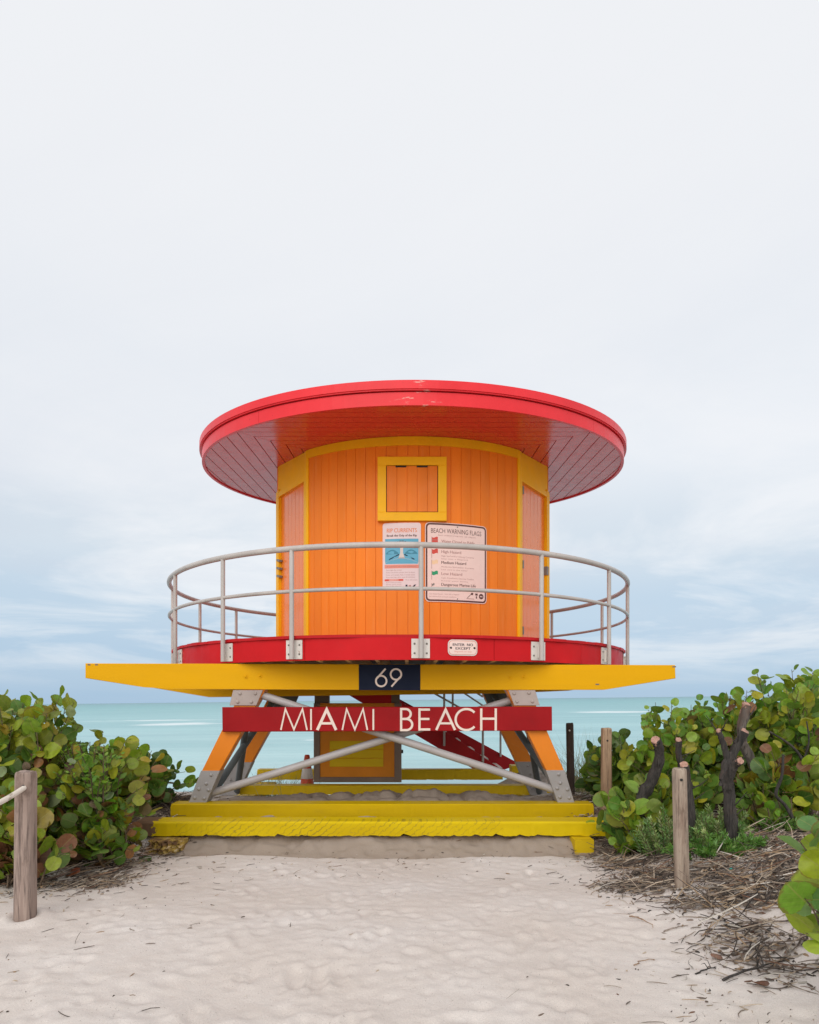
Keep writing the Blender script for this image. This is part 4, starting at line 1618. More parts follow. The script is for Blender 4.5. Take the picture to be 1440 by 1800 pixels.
# small plaque on the deck fascia
RF = RD + .004
pa = math.asin((xat(814.5, 8.05) - DX) / RF)
pq = Curved(DX, DY, RF, pa * RF - .19, DBOT + .055)
plq = thing('fascia_plaque', pq.pt(.19, 0, 0), 'small rounded white plaque with purple writing on the red deck edge', 'sign')
MATS = [M['plate'], M['sign_face'], M['navy'], M['sign_salmon'], M['black'], M['sign_pale']]
m = MB()
pq.rrect(m, 0, 0, .375, .195, .055, -.002, .005, 0, 8)
pq.rrect(m, .012, .012, .363, .183, .045, .005, .0062, 3, 8)
pq.rrect(m, .018, .018, .357, .177, .040, .0062, .0072, 1, 8)
m.build('panel', MATS, plq)
m = MB()
pq.text(m, 'ENTER  NO', .06, .118, .045, .008, 2, .255, bold=.002)
pq.text(m, 'EXCEPT', .095, .074, .042, .008, 2, .19, bold=.002)
pq.text(m, 'lifeguards on duty', .08, .042, .026, .008, 3, .22)
m.build('lettering', MATS, plq)
for u in (.038, .337):
    m = MB()
    m.dome(pq.pt(u, .095, .0072), (math.sin(pa), -math.cos(pa), 0), .014, .008, 10)
    m.build('screw', M['black'], plq)

# ---------------------------------------------------------------- traffic cone
cy0 = 11.62
cp = P(540, 1405, cy0)
cp.z = gz(cp.x, cy0) + .03
cone = thing('traffic_cone', (cp.x, cy0, cp.z), 'orange traffic cone with white band standing behind the hanging locker', 'traffic cone')
m = MB()
m.box((cp.x - .19, cy0 - .19, cp.z - .02), (cp.x + .19, cy0 + .19, cp.z + .03)); m.build('base', M['cone'], cone)
m = MB()
m.lathe([(.15, .03), (.14, .06), (.105, .30)], cp, 28); m.lathe([(.0775, .48), (.045, .70), (.035, .715), (.001, .715)], cp, 28)
m.build('body', M['cone'], cone)
m = MB(); m.lathe([(.105, .30), (.108, .305), (.080, .475), (.0775, .48)], cp, 28); m.build('white_band', M['cone_white'], cone)


# ---------------------------------------------------------------- posts and rope
def timber_post(name, px_top, px_bot, Y, wpx, mat, label, grp, square=True, hole=None, zb=None):
    a, b = P(*px_top, Y), P(*px_bot, Y)
    r = wpx / F * Y / 2
    o = thing(name, b, label, 'post', grp)
    m = MB()
    d = (a - b)
    L_ = d.length
    d.normalize()
    u = Vector((1, 0, 0)); u = (u - d * u.dot(d)).normalized(); w_ = d.cross(u)
    n = 20
    r_ = random.Random(len(label))
    rings = [(-.25, 1.02), (0, 1.02), (L_ * .3, 1.0), (L_ * .6, .985), (L_ - .03, .97), (L_ - .008, .93), (L_, .84)]
    v, f = [], []
    for (h, k) in rings:
        for j in range(n):
            an = 2 * math.pi * j / n
            c_, s_ = math.cos(an), math.sin(an)
            if square:
                e = (abs(c_) ** 5 + abs(s_) ** 5) ** (-1 / 5)
            else:
                e = (abs(c_) ** 2.6 + abs(s_) ** 2.6) ** (-1 / 2.6)
            q = r * k * e * (1 + r_.uniform(-.012, .012))
            v.append(b + d * (h + (r_.uniform(-.006, .006) if h > L_ - .02 else 0)) + u * c_ * q + w_ * s_ * q)
    for k in range(len(rings) - 1):
        for j in range(n):
            f.append((k * n + j, k * n + (j + 1) % n, (k + 1) * n + (j + 1) % n, (k + 1) * n + j))
    f.append(tuple((len(rings) - 1) * n + j for j in range(n)))
    m.add(v, f, 0, False)
    m.build('shaft', mat, o)
    if hole:
        c = P(*hole, Y - r * 1.02)
        hm = mb_tube([c + Vector((0, -.004, 0)), c + Vector((0, .03, 0))], r * .20, 12)
        hm.build('rope_hole', M['black'], o)
    return o


timber_post('wooden_post', (46, 1356), (44.5, 1616), 4.96, 30, M['post_grey'], 'grey brown square post with a white rope through its hole, by the left bush', 'wooden posts along the beach path', True, (41, 1383))
timber_post('wooden_post', (1194, 1351), (1199.5, 1567), 5.5, 24, M['post_pale'], 'pale rounded post standing alone in the twig litter in front of the cut trunks', 'wooden posts along the beach path', False, (1198, 1371))
timber_post('wooden_post', (1066, 1280), (1066, 1432), 8.5, 17, M['post_tan'], 'tan square post behind the right end of the yellow skids', 'wooden posts along the beach path', True, (1068, 1302))
timber_post('wooden_post', (1001.5, 1271), (1004, 1400), 10.2, 13, M['post_dark'], 'thin dark brown post seen against the sea beside the orange right leg', 'wooden posts along the beach path', False)
m = MB()
c = P(1001.5, 1284, 10.2 - .075); m.tube([c, c + Vector((0, .02, 0))], .014, 8)
ho = m.build('wire_loop', M['tread'])
put(ho, [o for o in C.objects if o.name.startswith('wooden_post')][-1])
rp_ = []
a, b = P(44, 1384, 4.96 - .05), P(-95, 1432, 4.2)
for i in range(17):
    q = i / 16
    p = a.lerp(b, q); p.z -= .05 * math.sin(math.pi * q)
    rp_.append(p)
ro = mb_tube(rp_, .0195, 10).build('rope', M['rope'])
tag(ro, 'thick off-white rope tied through the grey post at the far left', 'rope')


# ---------------------------------------------------------------- plants
def leaf_mesh(var):
    """round leathery leaf, base at origin, growing along +y, unit width 2 x length 2; returns verts, faces, uv"""
    r = random.Random(var)
    n = 14
    fold, curl, wav, asp = r.uniform(.04, .42), r.uniform(-.40, .22), r.uniform(.02, .09), r.uniform(.82, 1.10)
    v, uv, f = [], [], []

    def put_(x, y):
        z = fold * abs(x) + curl * (y / 2) ** 2 * 1.2 + wav * math.sin(4 * y + 3 * x + var)
        v.append((x, y, z)); uv.append((x, y * .5))
    put_(0, 1.0)
    for k in (.5, 1.0):
        for j in range(n):
            a = 2 * math.pi * j / n - math.pi / 2
            x, y = math.cos(a), math.sin(a)
            rad = 1.0
            if j == 0:
                rad = .78                    # notch at the stalk
            elif j in (1, n - 1):
                rad = .98
            rad *= 1 + .03 * math.sin(3 * a + var)
            put_(x * k * asp * rad, 1.0 + y * k * rad * .97)
    for j in range(n):
        j2 = (j + 1) % n
        f.append((0, 1 + j, 1 + j2))
        f.append((1 + j, 1 + n + j, 1 + n + j2, 1 + j2))
    return np.array(v), f, np.array(uv)


def small_leaf():
    v = [(0, 0, 0), (.55, .7, .12), (0, .8, 0), (-.55, .7, .12), (.35, 1.45, .05), (0, 2, -.1), (-.35, 1.45, .05)]
    f = [(0, 1, 2), (0, 2, 3), (1, 4, 5, 2), (3, 2, 5, 6)]
    return np.array(v), f, np.array([(p[0], p[1] * .5) for p in v])


LEAVES = [leaf_mesh(i) for i in range(12)]
SMALL = small_leaf()


class LeafCloud:
    def __init__(s):
        s.V, s.F, s.UV, s.T, s.n = [], [], [], [], 0

    def add(s, kind, pos, d, nrm, size, tint):
        v, f, uv = kind
        d = d.normalized(); nrm = (nrm - d * nrm.dot(d))
        if nrm.length < 1e-4:
            nrm = d.orthogonal()
        nrm.normalize(); x = d.cross(nrm)
        R_ = np.array([[*x], [*d], [*nrm]])
        s.V.append(v @ R_ * size + np.array(pos)); s.UV.append(uv)
        s.T.append(np.tile(np.array((*tint, 1.0)), (len(v), 1)))
        s.F += [tuple(i + s.n for i in q) for q in f]
        s.n += len(v)

    def build(s, name, mat, parent, smooth=True):
        me = bpy.data.meshes.new(name)
        V = np.concatenate(s.V)
        me.from_pydata([tuple(p) for p in V], [], s.F)
        li = np.zeros(len(me.loops), np.int32); me.loops.foreach_get('vertex_index', li)
        uvl = me.uv_layers.new(name='UVMap')
        uvl.data.foreach_set('uv', np.concatenate(s.UV)[li].astype(np.float32).ravel())
        at = me.attributes.new('tint', 'FLOAT_COLOR', 'POINT')
        at.data.foreach_set('color', np.concatenate(s.T).astype(np.float32).ravel())
        me.polygons.foreach_set('use_smooth', [smooth] * len(me.polygons))
        me.materials.append(mat)
        me.update()
        o = bpy.data.objects.new(name, me)
        C.objects.link(o)
        if parent is not None:
            put(o, parent)
        return o


GREEN = [(.185, .285, .022), (.125, .235, .026), (.25, .32, .022), (.10, .195, .035), (.32, .34, .025), (.21, .33, .035)]
OLIVE = [(.29, .31, .020), (.36, .34, .022), (.24, .28, .020), (.36, .27, .03)]
RUST = [(.22, .095, .045), (.28, .115, .055), (.17, .085, .05), (.34, .15, .05), (.20, .13, .09)]
FRESH = [(.16, .33, .025), (.21, .35, .035), (.12, .28, .035)]
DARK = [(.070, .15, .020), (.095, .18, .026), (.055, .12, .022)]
SILVER = [(.27, .33, .17), (.32, .36, .20)]


def vrand(r):
    return Vector((r.gauss(0, 1), r.gauss(0, 1), r.gauss(0, 1)))


def shrub(name, label, base, ell, nb, size, seed, pal, low_pal=None, group='sea grape shrubs beside the path', step=.085, cat='shrub',
          kinds=None, sprig=.30, size_var=.42, start=.35):
    r = random.Random(seed)
    cx, cy, cz, rx, ry, rz = ell
    bz = gz(*base)
    root = thing(name, (base[0], base[1], bz), label, cat, group)
    lc, sm = LeafCloud(), MB()
    for b in range(nb):
        dv = vrand(r).normalized()
        if dv.y > .55 and r.random() < .5:
            dv.y *= -1
        k = .60 + .42 * r.random() ** .6
        if dv.z > .35 and r.random() < sprig:
            k *= r.uniform(1.08, 1.36)
        tgt = Vector((cx + dv.x * rx * k, cy + dv.y * ry * k, cz + dv.z * rz * k))
        g = gz(tgt.x, tgt.y) + .06
        if tgt.z < g:
            tgt.z = g + r.random() * .1
        p0 = Vector((base[0] + r.gauss(0, .12), base[1] + r.gauss(0, .10), bz - .05))
        pm = p0.lerp(tgt, .5) + Vector((r.gauss(0, .06), r.gauss(0, .06), .10 + r.random() * .10))
        n = 9
        path = [(p0 * (1 - t) ** 2 + pm * 2 * t * (1 - t) + tgt * t * t) for t in [i / n for i in range(n + 1)]]
        L_ = sum((path[i + 1] - path[i]).length for i in range(n))
        sm.tube(path, [.011 * (1 - .72 * i / n) for i in range(n + 1)], 5, caps=False)
        t = start
        side = 1
        while t <= 1.0:
            f_ = t * n
            i = min(n - 1, int(f_))
            p = path[i].lerp(path[i + 1], f_ - i)
            bd = (path[i + 1] - path[i]).normalized()
            out = Vector(((p.x - cx) / rx, (p.y - cy) / ry, (p.z - cz) / rz))
            out = out.normalized() if out.length > 1e-3 else Vector((0, 0, 1))
            lat = bd.cross(Vector((0, 0, 1)))
            lat = lat.normalized() if lat.length > 1e-3 else Vector((1, 0, 0))
            d = bd * .55 + lat * side * .8 + Vector((0, 0, .30)) + vrand(r) * .38
            nrm = out * .75 + Vector((0, -.25, .35)) + vrand(r) * .50
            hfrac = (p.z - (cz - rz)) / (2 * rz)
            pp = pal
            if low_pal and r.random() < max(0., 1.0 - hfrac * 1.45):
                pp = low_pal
            c = r.choice(pp); j = r.uniform(.78, 1.22)
            c = tuple(q * j * r.uniform(.94, 1.06) for q in c)
            sz = size * (1 + r.uniform(-size_var, size_var)) * (1 - .35 * max(0, t - .8) / .2)
            pe = p + d.normalized() * size * .35
            sm.tube([p, pe], .0035, 4, 1, caps=False)
            lc.add(r.choice(kinds or LEAVES), pe, d, nrm, sz, c)
            side = -side
            t += step / L_ * r.uniform(.7, 1.3)
    lc.build('foliage', M['leaf'], root)
    sm.build('stem', [M['stem'], M['stem_green']], root, fix=False)
    return root


LG = 'sea grape shrubs left of the path'
RG = 'sea grape shrubs right of the path'
mixL = GREEN + OLIVE + SILVER[:1]
shrub('sea_grape_shrub', 'tall round-leaved shrub at the far left, topped by leafy sprigs above the horizon', (-3.95, 6.7), (-3.98, 6.6, .98, .78, .65, .80), 130, .082, 1, mixL, RUST + GREEN, LG)
shrub('sea_grape_shrub', 'dense round-leaved shrub with rusty lower leaves, just behind the roped post', (-3.35, 6.9), (-3.30, 6.85, .66, .66, .58, .72), 140, .074, 2, mixL + FRESH[:1], RUST + GREEN, LG)
shrub('sea_grape_shrub', 'dark round-leaved shrub behind the left leg and skid end of the tower', (-3.75, 9.1), (-3.72, 9.05, .52, .78, .55, .50), 90, .085, 3, GREEN + DARK, RUST[:2] + DARK + GREEN[:2], LG)
shrub('sea_grape_shrub', 'small low shrub at the sand edge left of the broken yellow skid end', (-3.10, 6.7), (-3.08, 6.6, .24, .36, .28, .32), 40, .072, 4, GREEN + FRESH, RUST + GREEN, LG)
shrub('sea_grape_shrub', 'round-leaved shrub filling the back of the left thicket', (-4.8, 8.0), (-4.75, 7.9, .72, .85, .7, .68), 80, .085, 5, mixL, RUST + DARK, LG)
shrub('sea_grape_shrub', 'low rusty-leaved shrub behind the foot of the grey roped post', (-3.42, 5.85), (-3.40, 5.80, .44, .46, .32, .40), 60, .080, 15, OLIVE + RUST[:2] + GREEN, RUST[:3] + GREEN[:3], LG)
shrub('sea_grape_shrub', 'shrub with browning leaves between the left thicket and the yellow skid end', (-3.40, 7.6), (-3.55, 7.6, .60, .42, .40, .58), 80, .072, 16, GREEN + DARK, RUST[:2] + DARK + GREEN[:2], LG)
shrub('vine', 'bright green small-leaved vine climbing over the left thicket', (-3.2, 6.95), (-3.10, 6.42, 1.02, .34, .22, .25), 40, .036, 6, FRESH, None, None, .05, 'vine', [SMALL], .2, .4, .5)

shrub('sea_grape_shrub', 'dark round-leaved shrub just behind the tan post and the right leg', (2.95, 9.5), (2.9, 9.4, .58, .46, .45, .60), 65, .085, 7, DARK + GREEN, DARK, RG)
shrub('sea_grape_shrub', 'yellow-green shrub between the tan post and the first black stump', (3.2, 8.3), (3.15, 8.25, .85, .58, .5, .70), 90, .080, 8, GREEN + FRESH + OLIVE[:2], DARK + GREEN, RG)
shrub('sea_grape_shrub', 'sprig-topped yellow-green shrub behind the forked cut trunk', (4.0, 8.4), (3.95, 8.4, 1.02, .68, .5, .74), 105, .080, 9, GREEN + FRESH + OLIVE[:2] + RUST[:1], DARK + GREEN, RG)
shrub('sea_grape_shrub', 'tallest round-leaved shrub at the right picture edge', (4.8, 8.2), (4.8, 8.1, 1.12, .72, .6, .88), 100, .088, 10, GREEN + FRESH + OLIVE[:2], DARK + GREEN + RUST, RG)
shrub('sea_grape_shrub', 'low shrub of big green leaves overlapping the right end of the yellow skids', (2.50, 7.40), (2.44, 7.30, .26, .46, .28, .38), 34, .090, 11, FRESH + GREEN, DARK + GREEN, RG, .11)
shrub('sea_grape_shrub', 'large-leaved sprig reaching into the lower right corner', (2.52, 3.45), (2.22, 3.32, .66, .33, .18, .44), 17, .094, 12, [(.30, .40, .02), (.20, .34, .04), (.34, .42, .02), (.12, .25, .07)], None, RG, .13, start=.55, sprig=.0, size_var=.25)
shrub('sea_grape_shrub', 'round-leaved shrub at the back of the right thicket', (5.6, 9.3), (5.6, 9.2, 1.0, .9, .6, .8), 70, .085, 13, GREEN + OLIVE, DARK, RG)
shrub('sea_grape_shrub', 'sparse shrub right of the leaning grey trunk', (4.05, 7.2), (4.1, 7.2, .75, .48, .3, .40), 36, .080, 14, GREEN + OLIVE + RUST[:1], DARK + OLIVE, RG)

shrub('sea_grape_shrub', 'small leafy shoots growing between the black stump and the forked trunk', (3.15, 7.6), (3.12, 7.55, .62, .42, .20, .34), 26, .070, 17, GREEN + FRESH + OLIVE[:2], GREEN, RG)
shrub('sea_grape_shrub', 'leafy shoots hiding the foot of the leaning grey trunk', (3.75, 7.0), (3.72, 6.95, .52, .30, .20, .28), 22, .066, 18, GREEN + FRESH + RUST[:1], GREEN + RUST[:1], RG)


def bushy(name, label, base, r_xy, h, nst, seed, cols, nl=44, ls=.024):
    """fine-leaved dune shrub: many thin stems clothed in narrow leaves"""
    r = random.Random(seed)
    bz = gz(*base)
    root = thing(name, (base[0], base[1], bz), label, 'shrub', 'fine-leaved shrubs by the stumps')
    lc, sm = LeafCloud(), MB()
    blade = (np.array([(0, 0, 0), (.30, .8, .05), (0, 2, 0), (-.30, .8, .05)]), [(0, 1, 2, 3)], np.array([(0, 0), (1, .4), (0, 1), (-1, .4)]))
    for i in range(nst):
        a, q = r.uniform(0, 2 * math.pi), math.sqrt(r.random())
        x, y = base[0] + r_xy[0] * q * math.cos(a) * .75, base[1] + r_xy[1] * q * math.sin(a) * .75
        p0 = Vector((x, y, gz(x, y) - .01))
        tip = p0 + Vector((math.cos(a) * q * r_xy[0] * .5 + r.gauss(0, .04), math.sin(a) * q * r_xy[1] * .5 + r.gauss(0, .04), h * r.uniform(.55, 1.1) * (1.05 - .45 * q)))
        pm = p0.lerp(tip, .5) + Vector((0, 0, .04))
        path = [(p0 * (1 - t) ** 2 + pm * 2 * t * (1 - t) + tip * t * t) for t in (0, .25, .5, .75, 1)]
        sm.tube(path, [.005, .0045, .004, .003, .002], 4, caps=False)
        c0 = r.choice(cols); j0 = r.uniform(.75, 1.25)
        for k in range(nl):
            t = .22 + .78 * k / nl
            i2 = min(3, int(t * 4)); p = path[i2].lerp(path[i2 + 1], t * 4 - i2)
            bd = (path[i2 + 1] - path[i2]).normalized()
            an = k * 2.4
            o1 = bd.orthogonal().normalized(); o2 = bd.cross(o1)
            d = bd * .9 + (o1 * math.cos(an) + o2 * math.sin(an)) * .9
            lc.add(blade, p, d, vrand(r), ls * r.uniform(.7, 1.3), tuple(q_ * j0 * r.uniform(.85, 1.15) for q_ in c0))
    lc.build('foliage', M['needle'], root, False)
    sm.build('stem', M['stem'], root, fix=False)


BG = [(.20, .32, .10), (.27, .38, .13), (.15, .26, .08), (.34, .40, .17)]
bushy('dune_shrub', 'grey-green fine-leaved shrub left of the pale rounded post', (2.72, 6.85), (.36, .28), .56, 85, 21, BG)
bushy('dune_shrub', 'fine-leaved shrub between the pale post and the forked trunk', (2.98, 6.55), (.28, .25), .42, 60, 22, BG)
bushy('dune_shrub', 'low green ground shrub at the foot of the pale rounded post', (2.75, 6.15), (.34, .22), .20, 46, 23, [(.11, .24, .04), (.15, .28, .06)])
bushy('dune_shrub', 'low mat of small leaves right of the forked trunk', (3.85, 6.95), (.55, .30), .20, 60, 24, [(.13, .25, .05), (.18, .30, .07)])
bushy('dune_shrub', 'small green tuft at the foot of the forked black trunk', (3.05, 6.2), (.20, .16), .18, 26, 25, [(.13, .25, .05), (.16, .29, .06)])


# cut trunks
def trunk(name, label, main, branches, mat, group='pruned trunks among the right shrubs', cat='cut trunk', cuts=True):
    """main / branches: list of (px, py, Y, r)"""
    b = P(*main[0][:3])
    root = thing(name, b, label, cat, group)
    for k, br in enumerate([main] + branches):
        pts = [P(*q[:3]) for q in br]
        rad = [q[3] for q in br]
        fine, fr = [], []
        for i in range(len(pts) - 1):
            a0_, a1_ = pts[max(0, i - 1)], pts[i]
            a2_, a3_ = pts[i + 1], pts[min(len(pts) - 1, i + 2)]
            for s_ in range(5):
                t = s_ / 5
                c = .5 * ((2 * a1_) + (a2_ - a0_) * t + (2 * a0_ - 5 * a1_ + 4 * a2_ - a3_) * t * t + (3 * a1_ - a0_ - 3 * a2_ + a3_) * t ** 3)
                fine.append(c); fr.append((rad[i] * (1 - t) + rad[i + 1] * t) * (1 + rnd.uniform(-.10, .10)))
        fine.append(pts[-1]); fr.append(rad[-1])
        if k == 0:
            fine.insert(0, fine[0] - Vector((0, 0, .2))); fr.insert(0, fr[0] * 1.25)
        m = MB(); m.tube(fine, fr, 14)
        tmp = []
        for (vx, vy, vz), i_ in zip(m.v, range(len(m.v))):
            ring_i = min(len(fine) - 1, i_ // 14)
            c_ = fine[ring_i]
            g_ = 1 + .55 * float(vnoise(np.array([(i_ % 14) * .9 + 7.0 * k]), np.array([ring_i * .55]), 81)[0]) + .18 * rnd.uniform(-1, 1)
            g_ = 1 + (g_ - 1) * .55
            tmp.append((c_.x + (vx - c_.x) * g_, c_.y + (vy - c_.y) * g_, c_.z + (vz - c_.z) * g_))
        if len(m.v) == len(tmp):
            m.v = tmp
        po = m.build('trunk' if k == 0 else 'branch', mat, root, fix=True)
        if cuts:
            for q_ in range(2):
                i_ = rnd.randint(len(fine) // 3, len(fine) - 2)
                o_ = Vector((rnd.uniform(-1, 1), rnd.uniform(-1, .1), rnd.uniform(.1, .8))).normalized()
                l_ = rnd.uniform(.05, .20)
                a_ = fine[i_] + o_ * fr[i_] * .7
                mb_tube([a_, a_ + o_ * l_ * .5 + Vector((0, 0, .01)), a_ + o_ * l_ + Vector((rnd.uniform(-.02, .02), 0, .04))], [.008, .006, .003], 5).build('twig', mat, po)
        is_end = cuts and (k > 0 or not branches)
        if is_end:
            d = (fine[-1] - fine[-2]).normalized()
            tilt = (d + Vector((rnd.uniform(-.2, .35), -.75, .1))).normalized()
            c = MB()
            u = tilt.orthogonal().normalized(); w_ = tilt.cross(u)
            rr_ = fr[-1] * 1.05
            ring_ = [fine[-1] + d * (.010 + .010 * rnd.random()) + (u * math.cos(2 * math.pi * j / 14) + w_ * math.sin(2 * math.pi * j / 14)) * rr_ * rnd.uniform(.80, 1.0) for j in range(14)]
            base_ = [fine[-1] - d * .03 + (u * math.cos(2 * math.pi * j / 14) + w_ * math.sin(2 * math.pi * j / 14)) * rr_ * .9 for j in range(14)]
            c.add(ring_ + base_, [tuple(range(14))] + [(j, (j + 1) % 14, 14 + (j + 1) % 14, 14 + j) for j in range(14)])
            c.build('cut_face', M['cut'], po)
    return root


trunk('cut_trunk', 'black stump with an oval pink cut, left of the pale rounded post', [(1128, 1400, 7.2, 0.066), (1146, 1372, 7.15, 0.058), (1158, 1340, 7.1, 0.053), (1158, 1315, 7.05, 0.048), (1153, 1302, 7.0, 0.048)], [], M['bark'])
trunk('cut_trunk', 'dark stump with a slanted cut directly behind the pale rounded post', [(1217, 1482, 6.6, 0.047), (1214, 1430, 6.6, 0.043), (1209, 1380, 6.6, 0.041), (1203, 1346, 6.55, 0.041)], [], M['bark'])
trunk('cut_trunk', 'short thin stump with a reddish cut above the pale rounded post', [(1200, 1372, 7.4, 0.039), (1198, 1345, 7.4, 0.035), (1193, 1326, 7.4, 0.033), (1193, 1302, 7.35, 0.033)], [], M['bark'])
trunk('cut_trunk', 'tall forked black trunk with three sawn-off limbs', [(1288, 1490, 6.35, 0.058), (1285, 1440, 6.35, 0.055), (1282, 1400, 6.35, 0.053), (1276, 1368, 6.35, 0.051)],
      [[(1280, 1385, 6.33, 0.048), (1283, 1362, 6.28, 0.041), (1292, 1345, 6.22, 0.037), (1301, 1338, 6.15, 0.036)],
       [(1274, 1372, 6.38, 0.051), (1278, 1345, 6.42, 0.048), (1292, 1318, 6.42, 0.044), (1309, 1287, 6.40, 0.037)],
       [(1281, 1338, 6.42, 0.035), (1274, 1315, 6.42, 0.028), (1269, 1300, 6.40, 0.025), (1264, 1286, 6.38, 0.025)]], M['bark'])
trunk('cut_trunk', 'leaning grey trunk rising behind the forked black trunk', [(1345, 1402, 7.4, 0.058), (1336, 1372, 7.4, 0.053), (1322, 1340, 7.4, 0.048), (1304, 1305, 7.4, 0.047)],
      [[(1306, 1310, 7.4, 0.045), (1303, 1285, 7.4, 0.045), (1309, 1262, 7.4, 0.047), (1312, 1240, 7.4, 0.045)], [(1303, 1300, 7.42, 0.027), (1299, 1275, 7.42, 0.023), (1304, 1250, 7.42, 0.020)]], M['bark_grey'])
trunk('bare_branch', 'thin crooked dark branch standing in the litter at the right', [(1396, 1442, 6.75, 0.019), (1380, 1415, 6.75, 0.017), (1364, 1396, 6.75, 0.016), (1374, 1365, 6.75, 0.014), (1377, 1326, 6.75, 0.012)], [], M['bark'], None, 'branch', False)
trunk('bare_branch', 'bare twiggy branch above the right litter near the picture edge', [(1425, 1400, 7.2, 0.017), (1412, 1340, 7.2, 0.016), (1390, 1310, 7.2, 0.012), (1352, 1286, 7.2, 0.009)],
      [[(1412, 1340, 7.2, 0.012), (1422, 1305, 7.2, 0.009), (1418, 1268, 7.2, 0.007)]], M['bark'], None, 'branch', False)


# ---------------------------------------------------------------- grass, litter, sticks
def grass_clump(name, label, base, rad, n, h, seed, cols):
    r = random.Random(seed)
    root = thing(name, (base[0], base[1], gz(*base)), label, 'grass', None)
    lc = LeafCloud()
    for i in range(n):
        x, y = base[0] + r.gauss(0, rad[0]), base[1] + r.gauss(0, rad[1])
        hh = h * r.uniform(.5, 1.15)
        lean = Vector((r.gauss(0, .35), r.gauss(0, .25), 1)).normalized()
        bl = []
        wd = .004
        for k in range(6):
            t = k / 5
            c = Vector((lean.x * hh * t * (1 + t), lean.y * hh * t * (1 + t), hh * t * (1 - .25 * t * abs(lean.x))))
            bl += [(c.x - wd * (1 - t), c.y, c.z), (c.x + wd * (1 - t), c.y, c.z)]
        v = np.array(bl)
        f = [(2 * k, 2 * k + 1, 2 * k + 3, 2 * k + 2) for k in range(5)]
        lc.V.append(v + np.array((x, y, gz(x, y) - .02))); lc.UV.append(np.zeros((12, 2)))
        c = r.choice(cols); j = r.uniform(.7, 1.3)
        lc.T.append(np.tile(np.array((*[q * j for q in c], 1.0)), (12, 1)))
        lc.F += [tuple(q + lc.n for q in ff) for ff in f]; lc.n += 12
    o = lc.build('blades', M['needle'], root, False)


DRY = [(.34, .30, .16), (.24, .26, .12), (.42, .36, .22)]
grass_clump('grass_clump', 'pale dry grass clump beside the thin dark post', (2.85, 10.6), (.22, .2), 220, 1.0, 31, DRY)
grass_clump('grass_clump', 'wispy grass clump behind the left tower leg', (-2.35, 11.6), (.25, .3), 160, .55, 32, DRY)
grass_clump('grass_clump', 'dry tuft between the dull yellow skids at the left', (-2.15, 12.3), (.25, .2), 120, .40, 33, DRY)


